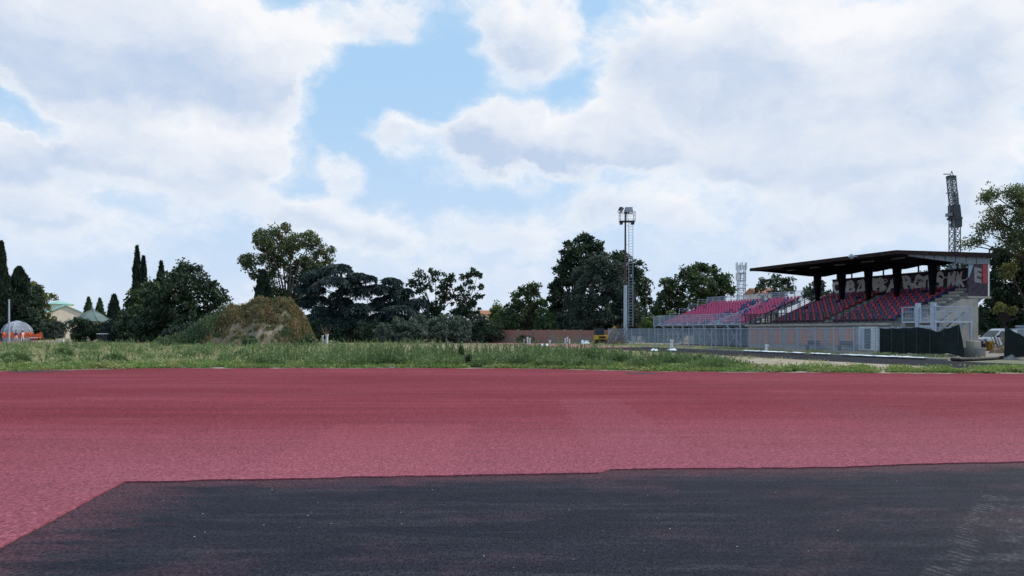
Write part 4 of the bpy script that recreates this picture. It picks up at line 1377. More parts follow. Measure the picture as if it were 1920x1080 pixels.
tree('broadleaf_tree', 'distant tree seen through the gap under the grandstand roof', 'tree', 125, 1780, [(1780, 492, 14), (1810, 490, 14), (1755, 498, 9), (1790, 510, 22), (1760, 520, 20)], mats='leaf_dark', trunk=.25, per=24, fork=.5)
# right-hand group
tree('open_tree', 'tall loose tree reaching in from the upper right edge', 'tree', 70, 1985,
     [(1846, 372, 9), (1866, 360, 11), (1890, 366, 14), (1912, 380, 15), (1882, 394, 13), (1856, 410, 11), (1842, 430, 11), (1872, 424, 14), (1902, 414, 18), (1922, 360, 12), (1932, 400, 22), (1822, 456, 7), (1842, 450, 9),
      (1882, 450, 20), (1916, 444, 22), (1962, 400, 36), (1995, 350, 32), (2020, 420, 42), (1952, 450, 36), (2060, 380, 40)],
     leaf=.15, sub=.8, per=26, nsub=90, skirt=False, mats='leaf_poplar', trunk=.28, fork=.5, twigs=.4, depth=.9)
tree('broadleaf_tree', 'dark ivy clad trees filling the right edge behind the yard', 'tree', 78, 1880,
     [(1884, 484, 24), (1912, 492, 34), (1864, 522, 18), (1884, 552, 26), (1914, 562, 32), (1866, 590, 22), (1902, 600, 30), (1944, 520, 42), (1954, 580, 42), (1990, 500, 45), (2000, 580, 45), (1862, 556, 16)],
     leaf=.24, sub=.55, per=30, nsub=60, mats='leaf_dark', trunk=.35)
tree('broadleaf_tree', 'olive sunlit branch tree in front of the dark right edge trees', 'tree', 72, 1925,
     [(1902, 500, 13), (1884, 520, 9), (1914, 482, 10), (1930, 490, 14), (1880, 575, 9), (1895, 583, 9), (1868, 580, 6)], leaf=.17, sub=.4, per=24, nsub=60, skirt=False, mats='leaf_olive', trunk=.18, fork=.5)
# hedges and undergrowth
HC = ['leftmost low', 'second', 'third and highest', 'fourth', 'rightmost']
for (lab, px, Z, cl) in [('leftmost light bush of the grey green hedge', 722, 99, [(722, 618, 12), (712, 626, 9), (733, 624, 10)]),
                         ('second bush from the left in the grey green hedge', 752, 100, [(752, 608, 14), (742, 620, 14), (764, 618, 14)]),
                         ('middle rounded bush of the grey green hedge', 788, 101, [(788, 604, 16), (775, 614, 15), (803, 612, 15), (788, 624, 16)]),
                         ('fourth bush of the grey green hedge', 828, 101, [(828, 602, 16), (815, 610, 15), (842, 608, 15), (828, 622, 16)]),
                         ('rightmost bush of the grey green hedge', 862, 102, [(860, 604, 15), (873, 610, 13), (850, 616, 14), (872, 622, 14)])]:
    tree('hedge_bush', lab, 'bush', Z, px, cl, leaf=.2, sub=.4, per=26, nsub=60, mats='leaf_hedge', trunk=.1, twigs=.15, group='bushes of the grey green hedge')
for (lab, px, Z, cl) in [('dark bush right of the grey green hedge', 900, 103, [(896, 612, 15), (912, 608, 14), (905, 624, 14)]),
                         ('dark bush at the left end of the brick wall', 925, 102, [(922, 622, 12), (930, 614, 12)]),
                         ('dark undergrowth below the largest cedar', 640, 108, [(600, 612, 16), (620, 620, 16), (640, 616, 18), (662, 618, 16), (682, 622, 14)]),
                         ('reddish dark undergrowth below the smaller cedar', 700, 106, [(690, 620, 14), (704, 616, 14), (716, 624, 10)]),
                         ('shrub in front of the church door', 103, 132, [(95, 612, 11), (106, 610, 12), (114, 616, 10), (86, 618, 8)]),
                         ('dark shrub left of the pavilion roof', 160, 112, [(150, 606, 14), (164, 610, 14), (176, 612, 12), (155, 618, 13)]),
                         ('leafy shrub right of the pavilion roof', 205, 112, [(198, 610, 12), (212, 614, 12), (190, 618, 12), (222, 618, 11)]),
                         ('low shrub below the twin cypresses', 235, 110, [(230, 618, 11), (243, 616, 11)]),
                         ('shrub just left of the earth mound', 335, 92, [(330, 622, 12), (345, 616, 12), (318, 628, 10)]),
                         ('dark shrub left of the excavator', 1070, 104, [(1060, 634, 6), (1075, 632, 7), (1048, 636, 6)]),
                         ('dark shrub at the foot of the brick wall', 985, 100, [(980, 634, 7), (992, 636, 6)])]:
    tree('shrub', lab, 'shrub', Z, px, cl, leaf=.22, sub=.45, per=24, nsub=50, mats='leaf_dark' if 'dark' in lab or 'low' in lab else 'leaf_grey', trunk=.1, twigs=.15)
# a belt of distant trees closes the gaps at the horizon
far_cols = [-160, -90, -20, 60, 120, 190, 250, 320, 400, 470, 545, 620, 690, 760, 830, 960, 1040, 1120, 1200, 1280, 1350, 1420, 1560, 1640, 1720, 1800, 1880, 1960]
P_ = []
for px in far_cols:
    Z = random.uniform(230, 260)
    for k in range(3):
        rr = random.uniform(3.5, 5)
        c_ = np.array([wx(px + random.uniform(-30, 30), Z), Z + random.uniform(-5, 5), rr * .75])
        P_.append(c_ + ball(900, .5) * np.array([rr * 1.7, rr, rr * .9]))
P_ = np.concatenate(P_)
P_[:, 2] = np.abs(P_[:, 2]) + .2
tag(leaves('distant_wood', P_, rng.normal(size=P_.shape), rng.uniform(.6, 1.2, len(P_)), rng.uniform(.5, .9, len(P_)), M['leaf_mid']), 'low distant belt of trees at the horizon', 'trees', kind='stuff')

# ------------------------------------------------------------------ earth mound
MX, MY = wx(468, 82), 82.0
md = thing('earth_mound', 'large earth mound overgrown with dry brown weeds in the field', 'mound', (MX, MY, 0))
sx_, sy_ = 7.6, 6.0
HM = wz(566, 82)


def mound_h(x_, y_):
    """height of the mound at local coordinates"""
    x_ = np.asarray(x_, float)
    y_ = np.asarray(y_, float)
    prof_x = np.interp(x_, [-7.9, -7.2, -5.4, -3.4, -2.2, -0.6, 0.6, 2.3, 3.2, 4.6, 5.5, 6.4, 6.9], [0, .08, .34, .60, .78, .84, .95, 1.0, .97, .92, .70, .28, 0])
    w_ = 3.2 + 3.0 * prof_x
    a = prof_x * np.clip(1 - (np.abs(y_) / w_) ** 1.7, 0, 1)
    hh = HM * a
    hh = hh + np.minimum(1, a * 4) * (.18 * np.sin(x_ * 2.1 + y_) + .14 * np.sin(y_ * 2.7 - x_ * 1.3) + .08 * np.sin(x_ * 5.3) * np.sin(y_ * 4.7)) - .03 * (a <= 0)
    return np.maximum(hh, -.03)


gx = np.linspace(-9, 8, 86)
gy = np.linspace(-7, 7, 70)
XX, YY = np.meshgrid(gx, gy, indexing='ij')
ZZ = mound_h(XX, YY) + (rng.normal(size=XX.shape) * .05 - .16 * np.abs(np.sin(XX * 2.9 + np.sin(YY * 1.7))) * np.abs(np.sin(XX * 1.3 + YY * .6)) + .08 * np.sin(XX * 7) * np.sin(YY * 6)) * (mound_h(XX, YY) > .1)
vs = np.stack([XX, YY, ZZ], -1).reshape(-1, 3)
fs = []
for i in range(85):
    for j in range(69):
        a = i * 70 + j
        fs.append((a, a + 70, a + 71, a + 1))
M['mound_soil'] = mat('dry_mound_soil', (0.34, 0.275, 0.21), (0.25, 0.195, 0.145), 1.3, 0.95, bump=0.9, bscale=6, c3=(0.33, 0.28, 0.22))
MB().add(vs.tolist(), fs).build('mound_body', M['mound_soil'], md, smooth=True)


def mound_tufts(name, spots, material):
    """leafy clumps rooted on the mound"""
    P, A, L_, W_ = [], [], [], []
    for (x0, y0, r0) in spots:
        m_ = int(260 * r0 + 60)
        b_ = ball(m_, .6)
        p = np.stack([x0 + b_[:, 0] * r0, y0 + b_[:, 1] * r0, np.zeros(m_)], 1)
        p[:, 2] = mound_h(p[:, 0], p[:, 1]) + np.abs(b_[:, 2]) * r0 * 1.3
        P.append(p)
        A.append(b_ * .7 + np.array([0, 0, .8]) + rng.normal(size=(m_, 3)) * .4)
        L_.append(rng.uniform(.15, .45, m_))
        W_.append(rng.uniform(.05, .13, m_))
    o = leaves(name, np.concatenate(P), np.concatenate(A), np.concatenate(L_), np.concatenate(W_), material, md)
    o['kind'] = 'stuff'


def scatter_mound(name, n, cond, hl, hw, material, lift):
    x_ = rng.uniform(-9, 8, n * 3)
    y_ = rng.uniform(-7, 6, n * 3)
    z_ = mound_h(x_, y_)
    k = (z_ > .12) & cond(x_, y_, z_)
    x_, y_, z_ = x_[k][:n], y_[k][:n], z_[k][:n]
    m_ = len(x_)
    l_ = rng.uniform(*hl, m_)
    P = np.stack([x_, y_, z_ + lift * l_ * rng.uniform(.3, 1.0, m_)], 1)
    A = rng.normal(size=(m_, 3)) * .5 + np.array([0, 0, 1.0])
    o = leaves(name, P, A, l_, rng.uniform(*hw, m_), material, md)
    o['kind'] = 'stuff'
    return o


bare = lambda x_, y_, z_: (x_ > -2.2) & (x_ < 5.2) & (y_ < -.6) & (z_ < 2.2 + .30 * x_ + .55 * np.sin(x_ * 2.3 + y_) + .4 * np.sin(x_ * 5.1 - y_ * 3)) & (np.sin(x_ * 1.9) * np.sin(y_ * 2.3) > -.75)
scatter_mound('dry_growth', 17000, lambda x_, y_, z_: (x_ > -3.6 + .5 * np.sin(y_ * 2)) & ~bare(x_, y_, z_), (.25, .75), (.05, .14), M['mound_dry'], .6)
scatter_mound('green_growth', 12000, lambda x_, y_, z_: (x_ < -2.6 + .6 * np.sin(y_ * 3) - .25 * z_), (.3, .9), (.06, .18), M['mound_green'], .6)
scatter_mound('green_tufts', 2600, lambda x_, y_, z_: (np.sin(x_ * 1.7 + 1) * np.sin(y_ * 2.1 + .4) > .55) & ~bare(x_, y_, z_), (.3, .8), (.08, .18), M['mound_green'], .7)
scatter_mound('straw', 7000, lambda x_, y_, z_: bare(x_, y_, z_), (.15, .5), (.03, .07), M['dry'], .3)
sp_g = [(random.uniform(-8, -2.6), random.uniform(-4.5, 3), random.uniform(.35, 1.15)) for k in range(70)]
sp_g += [(random.uniform(-2.5, 6.5), random.uniform(-4.5, 2), random.uniform(.2, .5)) for k in range(34)]
sp_g = [q for q in sp_g if q[0] < -2.5 or not bare(q[0], q[1], mound_h(q[0], q[1]))]
sp_d = [(random.uniform(-4, 6.4), random.uniform(-4, 3), random.uniform(.25, .75)) for k in range(90)]
mound_tufts('green_clumps', sp_g, M['mound_green'])
mound_tufts('dry_clumps', [q for q in sp_d if not bare(q[0], q[1], mound_h(q[0], q[1]))], M['mound_dry'])
mound_tufts('straw_clumps', [(random.uniform(-2, 5), random.uniform(-5.5, -2), random.uniform(.10, .25)) for k in range(45)], M['dry'])
# shrubby rim along the foot of the mound
for (lab, px, Z, r_) in [('green bush at the right foot of the earth mound', 577, 78, 9), ('green bush at the left foot of the earth mound', 352, 80, 10), ('low green bush at the front foot of the mound', 470, 73.5, 6), ('dark bush on the far left slope foot', 338, 84, 11)]:
    tree('shrub', lab, 'shrub', Z, px, [(px, 640 - r_ * .4, r_), (px + r_, 643 - r_ * .3, r_ * .7), (px - r_, 643 - r_ * .3, r_ * .7)], leaf=.2, sub=.35, per=22, nsub=60, mats='mound_green', trunk=.06, twigs=.1)
# ------------------------------------------------------------------ buildings
CHY = 165.0
ch = thing('church', 'cream church with green copper roofs and a low drum at the left', 'church', (wx(122, CHY), CHY, 0), R(42))
u_ = CHY / F                                   # metres per pixel of the photograph at this distance
wall_m = M['cream']
zg, za = wz(590, CHY), wz(574, CHY)
w0 = 34 * u_
MB().add([(-w0, 0, 0), (w0, 0, 0), (w0, 12, 0), (-w0, 12, 0), (-w0, 0, zg), (w0, 0, zg), (w0, 12, zg), (-w0, 12, zg), (0, 0, za), (0, 12, za)],
         [(0, 1, 5, 8, 4), (1, 2, 6, 5), (2, 3, 7, 9, 6), (3, 0, 4, 7), (4, 8, 9, 7), (5, 6, 9, 8)]).build('nave', wall_m, ch)
rfm = MB()
for s_ in (-1, 1):
    a_, b2, c_, d_ = (0, -.3, za + .05), (s_ * (w0 + .5), -.3, zg - .2), (s_ * (w0 + .5), 12.3, zg - .2), (0, 12.3, za + .05)
    t_ = .28
    rfm.hexa([a_, b2, c_, d_] + [(p[0], p[1], p[2] + t_) for p in (a_, b2, c_, d_)])
rfm.build('roof', M['copper'], ch)
MB().add([(-w0 - 5, 1.5, 0), (-w0 - .01, 1.5, 0), (-w0 - .01, 11, 0), (-w0 - 5, 11, 0), (-w0 - 5, 1.5, 3.6), (-w0 - .01, 1.5, 5.2), (-w0 - .01, 11, 5.2), (-w0 - 5, 11, 3.6)],
         [(0, 1, 5, 4), (1, 2, 6, 5), (2, 3, 7, 6), (3, 0, 4, 7), (4, 5, 6, 7)]).build('aisle', wall_m, ch)
MB().hexa([(-w0 - 5.3, 1.2, 3.55), (-w0 - .02, 1.2, 5.25), (-w0 - .02, 11.3, 5.25), (-w0 - 5.3, 11.3, 3.55), (-w0 - 5.3, 1.2, 3.8), (-w0 - .02, 1.2, 5.5), (-w0 - .02, 11.3, 5.5), (-w0 - 5.3, 11.3, 3.8)]).build('aisle_roof', M['copper'], ch)
dz = wz(574, CHY)
MB().lathe([(2.9, zg), (2.9, wz(570, CHY)), (2.6, wz(570, CHY))], 0, 6, 10).build('drum', wall_m, ch)
MB().lathe([(3.15, wz(570, CHY)), (3.15, wz(569, CHY)), (0.2, wz(563, CHY))], 0, 6, 10).build('drum_roof', M['copper'], ch)
pw = 14 * u_
MB().add([(-pw * .2, -2.2, 0), (pw * 1.4, -2.2, 0), (pw * 1.4, -.01, 0), (-pw * .2, -.01, 0), (-pw * .2, -2.2, 2.7), (pw * 1.4, -2.2, 2.7), (pw * 1.4, -.01, 2.7), (-pw * .2, -.01, 2.7), (pw * .6, -2.2, 4.0), (pw * .6, -.01, 4.0)],
         [(0, 1, 5, 8, 4), (1, 2, 6, 5), (3, 0, 4, 7), (4, 8, 9, 7), (5, 6, 9, 8)]).build('porch', M['cream'], ch)
pr = MB()
for s_ in (-1, 1):
    a_, b2 = (pw * .6, 4.02), (pw * .6 + s_ * (pw * .8 + .2), 2.62)
    pr.hexa([(a_[0], -2.35, a_[1]), (b2[0], -2.35, b2[1]), (b2[0], -.02, b2[1]), (a_[0], -.02, a_[1]), (a_[0], -2.35, a_[1] + .14), (b2[0], -2.35, b2[1] + .14), (b2[0], -.02, b2[1] + .14), (a_[0], -.02, a_[1] + .14)])
pr.build('porch_roof', M['copper_dark'], ch)
MB().box(pw * .35, pw * .85, -2.24, -2.203, 0.05, 2.0).build('door', M['wood'], ch)
for dx in (-w0 * .62, w0 * .72):
    wn_ = MB().box(dx - .3, dx + .3, -.05, -.003, 2.4, 4.1).build('window', M['glass_dark'], ch)
    MB().box(dx - .4, dx + .4, -.09, -.003, 2.2, 2.39).build('sill', M['concrete_light'], wn_)
wn_ = MB().box(-w0 - 3.4, -w0 - 2.6, 1.45, 1.497, 1.6, 2.7).build('window', M['glass_dark'], ch)

PVY = 118.0
pv = thing('pavilion', 'low octagonal pavilion with dull green pointed roof right of the church', 'pavilion', (wx(173, PVY), PVY, 0))
u_ = PVY / F
MB().lathe([(26 * u_, 0), (26 * u_, wz(602, PVY))], n=8).build('wall', M['cream'], pv)
rv = MB().lathe([(35 * u_, wz(604, PVY)), (35 * u_, wz(602.5, PVY)), (18 * u_, wz(590, PVY)), (5 * u_, wz(582, PVY)), (1.2 * u_, wz(580, PVY))], n=8).build('roof', M['copper_dark'], pv)
MB().lathe([(.15, wz(581, PVY)), (.3, wz(579, PVY)), (.12, wz(577, PVY)), (.03, wz(572, PVY))], n=8).build('finial', M['copper_dark'], rv)
for k in range(8):
    q = 2 * math.pi * k / 8
    MB().bar((35 * u_ * math.cos(q), 35 * u_ * math.sin(q), wz(602.3, PVY)), (5 * u_ * math.cos(q), 5 * u_ * math.sin(q), wz(581.8, PVY)), .12).build('roof_rib', M['copper_dark'], rv)


def house(label, px, Z, wpx, eave, ridge, wallm, roofm, rz=0.0):
    w_ = wpx / 2 / F * Z
    ze, zr_ = wz(eave, Z), wz(ridge, Z)
    hs = thing('house', label, 'house', (wx(px, Z), Z, 0), rz)
    MB().box(-w_, w_, 0, 8, 0, ze).build('wall', wallm, hs)
    r2 = MB().prism_x([(-.4, ze), (8.4, ze), (4, zr_)], -w_ - .3, w_ + .3).build('roof', roofm, hs)
    MB().box(w_ * .4, w_ * .4 + .6, 2.6, 3.2, ze + .3, zr_ + .7).build('chimney', wallm, r2)
    for k in (-1, 1):
        f_ = MB().box(k * w_ * .5 - .4, k * w_ * .5 + .4, -.06, -.003, ze - 1.8, ze - .5).build('window', M['glass_dark'], hs)
        MB().box(k * w_ * .5 - .5, k * w_ * .5 + .5, -.12, -.003, ze - 1.95, ze - 1.81).build('sill', M['concrete_light'], f_)
    return hs


house('red roofed house in the gap left of the medium tree', 916, 165, 38, 589, 581, M['cream'], M['tile'])
house('ochre house with chimney behind the right end of the bleacher', 1440, 150, 40, 549, 538, M['cream'], M['tile'])

# ------------------------------------------------------------------ left end: tent, people, orange net
TY = 117.0
tn = thing('dome_tent', 'grey dome tent at the left behind the orange net', 'tent', (wx(32, TY), TY, 0))
rt, ht = 25.0 / F * TY, wz(601, TY)
NS = 10
prof_t = [(1.0, 0), (1.0, .42), (.95, .60), (.80, .78), (.55, .92), (.28, .985)]
for k in range(NS):
    q0, q1 = 2 * math.pi * k / NS, 2 * math.pi * (k + 1) / NS
    vs, fs = [], []
    for (r_, z_) in prof_t:
        for q in (q0, q1):
            vs.append((rt * r_ * math.cos(q), rt * r_ * math.sin(q), ht * .94 * z_))
    for i in range(len(prof_t) - 1):
        fs.append((2 * i, 2 * i + 1, 2 * i + 3, 2 * i + 2))
    o = MB().add(vs, fs).build('panel', M['tent'] if k % 3 else M['tent_dark'], tn)
    s_ = o.modifiers.new('solid', 'SOLIDIFY')
    s_.thickness = .04
    MB().path([(rt * 1.015 * r_ * math.cos(q0), rt * 1.015 * r_ * math.sin(q0), ht * .945 * z_) for (r_, z_) in prof_t], .05, 5).build('pole', M['galv_light'], tn)
MB().lathe([(rt * .34, ht * .90), (rt * .30, ht * .94), (rt * .16, ht * .985), (.05, ht)], n=10).build('cap', M['tent'], tn)

pl = thing('lamp_pole', 'plain grey pole standing left in front of the dome tent', 'pole', (wx(17, 112), 112, 0))
MB().tube((0, 0, 0), (0, 0, wz(563, 112)), .14, .11, 10).build('shaft', M['galv_light'], pl)
MB().lathe([(.3, 0), (.3, .08), (.16, .1)], n=10).build('base_plate', M['galv'], pl)
MB().lathe([(.13, wz(563, 112)), (.13, wz(563, 112) + .08), (.03, wz(563, 112) + .14)], n=10).build('cap', M['galv'], pl)

ox0, oy = wx(4, 113), 113.0
on = thing('safety_net', 'orange plastic safety net strung between stakes at the left', 'net', (ox0, oy, 0))
LN = wx(79, 113) - ox0
nx_, nz_ = 90, 8
vs, fs = [], []
for i in range(nx_ + 1):
    t = i / nx_
    sag = .28 * abs(math.sin(t * math.pi * 4.2)) ** 1.5
    for k in range(nz_ + 1):
        vs.append((LN * t, .10 * math.sin(t * 38 + k * .6) + .05 * math.sin(t * 91 + k), .55 + (.95 - sag) * k / nz_ + .08 * math.sin(t * 13)))
for i in range(nx_):
    for k in range(nz_):
        a_ = i * (nz_ + 1) + k
        fs.append((a_, a_ + nz_ + 1, a_ + nz_ + 2, a_ + 1))
o = MB().add(vs, fs).build('net_sheet', M['orange'], on)
s_ = o.modifiers.new('solid', 'SOLIDIFY')
s_.thickness = .02
for k in range(5):
    MB().tube((LN * k / 4, .16, 0), (LN * k / 4, .16, 1.65), .03, n=6).build('stake', M['rust'], on)

rs_ = MB()
rs_.add([(wx(-60, 108), 104.5, .02), (wx(62, 108), 104.5, .02), (wx(48, 108), 111, .02), (wx(-60, 108), 111, .02)], [(0, 1, 2, 3)])
tag(rs_.build('far_track', M['red_far']), None, None, kind='structure')


def person(label, px, Z, hgt, top_m, leg_m, yaw, pose='walk', hair=True):
    """figure as one skinned body, coloured by zone"""
    k = hgt / 1.75
    root = thing('person', label, 'person', (wx(px, Z), Z, 0.02), yaw)
    J = [((0, 0, .95), .135), ((0, -.01, 1.12), .125), ((0, 0, 1.32), .15), ((0, 0, 1.46), .085), ((0, -.01, 1.52), .055), ((0, -.03, 1.60), .085), ((0, -.02, 1.70), .075)]
    E = [(i, i + 1) for i in range(6)]
    stride = .20 if pose == 'walk' else .05
    for s_ in (-1, 1):
        b0 = len(J)
        f_ = s_ * stride
        J += [((s_ * .09, 0, .88), .10), ((s_ * .10, -f_ * .6 - .03, .50), .07), ((s_ * .10, -f_ + .03, .10), .045), ((s_ * .10, -f_ - .10, .045), .042)]
        E += [(0, b0), (b0, b0 + 1), (b0 + 1, b0 + 2), (b0 + 2, b0 + 3)]
    for s_ in (-1, 1):
        b0 = len(J)
        f_ = -s_ * stride
        J += [((s_ * .19, 0, 1.40), .06), ((s_ * .25, -f_ * .4 + .02, 1.12), .045), ((s_ * .25, -f_ - .08, .88), .033), ((s_ * .25, -f_ - .11, .79), .038)]
        E += [(2, b0), (b0, b0 + 1), (b0 + 1, b0 + 2), (b0 + 2, b0 + 3)]
    me = bpy.data.meshes.new('body')
    me.from_pydata([(p[0] * k, p[1] * k, p[2] * k) for p, r_ in J], E, [])
    tmp = bpy.data.objects.new('body', me)
    C.objects.link(tmp)
    tmp.modifiers.new('skin', 'SKIN')
    sv = me.skin_vertices[0].data
    for i, (p, r_) in enumerate(J):
        sv[i].radius = (r_ * k, r_ * k * (.75 if i in (1, 2) else 1))
        sv[i].use_root = i == 0
    sb = tmp.modifiers.new('sub', 'SUBSURF')
    sb.levels = 1
    dg = bpy.context.evaluated_depsgraph_get()
    m2 = bpy.data.meshes.new_from_object(tmp.evaluated_get(dg))
    bpy.data.objects.remove(tmp)
    m2.materials.clear()
    for mm in (M['skin'], top_m, leg_m, M['black_rubber']):
        m2.materials.append(mm)
    for p in m2.polygons:
        z = p.center.z / k
        arm = abs(p.center.x) / k > .2 and z < 1.3
        p.material_index = 3 if z < .09 else (0 if z > 1.48 else (0 if arm and z < 1.02 else (1 if z > .96 or arm else 2)))
        p.use_smooth = True
    b_ = link('body', m2, None, root)
    hd = MB().lathe([(.02, 1.79), (.075, 1.77), (.10, 1.70), (.095, 1.63), (.07, 1.585)], 0, .012, 10)
    hd.v = [(a * k, b2 * k, c_ * k) for a, b2, c_ in hd.v]
    hd.build('hair', M['hair'], root, smooth=True)
    return root


person('person in navy top and white trousers walking by the orange net', 30, 109, 1.70, M['cloth_blue'], M['cloth_white'], R(70))
person('person in white clothes with dark hair right of the navy top', 42.5, 109, 1.66, M['cloth_white'], M['cloth_white'], R(-80))
person('person in dark clothes at the left picture edge', 2, 110, 1.62, M['cloth_dark'], M['cloth_dark'], R(20), 'stand')
hu = thing('hurdle', 'small red hurdle right of the people', 'hurdle', (wx(63, 107), 107, 0), .2)
MB().box(-.55, .55, -.03, .03, .62, .76).build('cross_bar', M['white_paint'], hu)
for s_ in (-1, 1):
    MB().bar((s_ * .5, 0, .04), (s_ * .5, 0, .74), .05).build('upright', M['cloth_red'], hu)
    MB().bar((s_ * .5, -.1, .03), (s_ * .5, -.6, .03), .05).build('foot', M['cloth_red'], hu)
MB().box(-.45, .45, -.02, .02, .3, .6).build('red_board', M['cloth_red'], hu)


def crate(label, px, Z, wpx, top, mat_, legs=False, d=.8):
    w_ = wpx / 2 / F * Z
    h_ = wz(top, Z)
    root = thing('storage_box' if not legs else 'field_table', label, 'box' if not legs else 'table', (wx(px, Z), Z, 0), random.uniform(-.2, .2))
    if legs:
        MB().box(-w_, w_, 0, d, h_ - .12, h_).build('table_top', M['white_paint'], root)
        for s_ in (-1, 1):
            for y_ in (.1, d - .1):
                MB().bar((s_ * (w_ - .1), y_, 0), (s_ * (w_ - .1), y_, h_ - .12), .08).build('leg', M['dark_steel'], root)
        MB().box(-w_ * .8, w_ * .8, .15, d - .15, .1, h_ - .3).build('shelf_box', M['cloth_dark'], root)
    else:
        MB().box(-w_, w_, 0, d, .06, h_ - .08).build('body', mat_, root, bevel=.02)
        MB().box(-w_ - .03, w_ + .03, -.03, d + .03, h_ - .08, h_).build('lid', mat_, root, bevel=.01)
        for s_ in (-1, 1):
            MB().box(s_ * w_ * .7 - .08, s_ * w_ * .7 + .08, 0.05, d - .05, 0, .06).build('foot', M['dark_steel'], root)
    return root


crate('white box on the grass below the twin cypresses', 249, 103, 18, 626, M['white_paint'])
crate('white topped field table below the pavilion shrubs', 191, 105, 19, 625, None, True)
crate('pinkish white box right of the white box', 281, 104, 7, 627, M['concrete_light'])
crate('small white box with lid next to the pinkish box', 289, 104.5, 4, 629, M['white_paint'])
crate('small white box low in the grass right of the people', 113, 100, 6, 636, M['white_paint'])


def stub(label, px, Z, top, r=.08, tilt=0.0, group=None, m_=None):
    root = thing('pipe_stub', label, 'pipe', (wx(px, Z), Z, 0), 0, group)
    h_ = wz(top, Z)
    MB().tube((0, 0, -.02), (tilt * h_, 0, h_), r, r, 10).build('shaft', m_ or M['white_paint'], root, smooth=False)
    MB().tube((tilt * (h_ - .15), 0, h_ - .15), (tilt * (h_ + .01), 0, h_ + .01), r * 1.35, r * 1.35, 10).build('collar', m_ or M['white_paint'], root)
    return root


stub('leftmost short white pipe in front of the brick wall', 983, 93, 636, .07)
stub('tallest white pipe of the left trio by the brick wall', 989, 93, 632, .10)
stub('right white pipe of the left trio by the brick wall', 993.5, 92, 634, .08)
stub('single stout white pipe right of the left trio', 1031, 91, 638, .10)
stub('left pipe of the group before the brick wall end', 1060, 92, 634, .09)
stub('middle tall pipe of the group before the brick wall end', 1064, 92, 632, .08)
stub('right pipe of the group before the brick wall end', 1068, 91, 636, .07)
stub('short white post at the foot of the largest cedar', 605, 88, 629, .10)
stub('taller white post with twiggy sapling at the cedar foot', 613, 88, 627, .14)
stub('white post in front of the fence below the bleacher', 1259, gp(1259, 654)[1], 637, .14, .02)
stub('leaning white post in front of the fence by the grandstand', 1436.5, gp(1436, 660)[1], 646, .13, .14)
# bare sapling
sp = thing('bare_sapling', 'small bare brownish sapling at the foot of the largest cedar', 'sapling', (wx(612, 89), 89, 0))
tm = MB()
tm.path([(0, 0, 0), (.05, 0, .8), (0, 0, 1.5)], [.06, .05, .03], 6)
for k in range(14):
    q = random.uniform(0, 6.28)
    limb_mesh(tm, (0, 0, random.uniform(.8, 1.5)), (.7 * math.cos(q), .7 * math.sin(q), random.uniform(1.4, 2.6)), .025, .008, .1, 4, 4)
tm.build('stem', M['wood'], sp)

# plastic sheets and pipes lying in the field
def sheet(label, px0, px1, py, depth, h_, material, seed, name='plastic_sheet'):
    r_ = np.random.default_rng(seed)
    x0, Y = gp(px0, py)
    x1 = wx(px1, Y)
    n1_, n2_ = max(8, int((x1 - x0) * 4)), 6
    vs, fs = [], []
    for i in range(n1_ + 1):
        for k in range(n2_ + 1):
            e = math.sin(math.pi * k / n2_) * min(1, 6 * min(i, n1_ - i) / n1_ + .15)
            vs.append(((x1 - x0) * i / n1_ + r_.normal() * .03, depth * (k / n2_ - .5) + r_.normal() * .04, .02 + h_ * e * r_.uniform(.35, 1.0)))
    for i in range(n1_):
        for k in range(n2_):
            a_ = i * (n2_ + 1) + k
            fs.append((a_, a_ + n2_ + 1, a_ + n2_ + 2, a_ + 1))
    o = MB().add(vs, fs).build(name, material)
    o.location = (x0, Y, 0)
    s2 = o.modifiers.new('solid', 'SOLIDIFY')
    s2.thickness = .012
    return tag(o, label, 'sheet')


M['plastic_blue'] = mat('pale_blue_plastic', (0.42, 0.62, 0.72), (0.55, 0.72, 0.80), 2, 0.4)
sheet('pale blue crumpled sheet at the foot of the hedge, leftmost', 745, 765, 642, 1.2, .30, M['plastic_blue'], 1)
sheet('long pale blue sheet along the foot of the hedge', 786, 872, 643, 1.0, .16, M['plastic_blue'], 2)
sheet('white crumpled sheet lying left of the excavator', 1089, 1106, 645, 1.0, .55, M['plastic_white'], 3)
sheet('short white sheet lying before the single stout pipe', 1014, 1028, 648, .9, .2, M['plastic_white'], 4)
sheet('small white sheet on the grass below the cedar', 641, 650, 642, .6, .16, M['plastic_white'], 5)


def edge_sheet(label, p0, p1, seed, wd=.55):
    """white sheeting laid along the far rim of the asphalt straight"""
    r_ = np.random.default_rng(seed)
    ua, ub = pix_uv(p0, 36.83), pix_uv(p1, 36.83)
    n1_ = max(6, int(abs(ua - ub) * 4))
    root_o = MB()
    vs, fs = [], []
    for i in range(n1_ + 1):
        u = (ua - ub) * i / n1_
        for k in range(5):
            vs.append((u, wd * (k / 4 - .5) + r_.normal() * .04, .115 + .07 * r_.random() * (1 if 0 < k < 4 else .3)))
    for i in range(n1_):
        for k in range(4):
            a_ = i * 5 + k
            fs.append((a_, a_ + 5, a_ + 6, a_ + 1))
    o = root_o.add(vs, fs).build('plastic_sheet', M['plastic_white'])
    o.location = uv(ua, 36.83)
    o.rotation_euler = (0, 0, RZ)
    s2 = o.modifiers.new('solid', 'SOLIDIFY')
    s2.thickness = .015
    return tag(o, label, 'sheet')


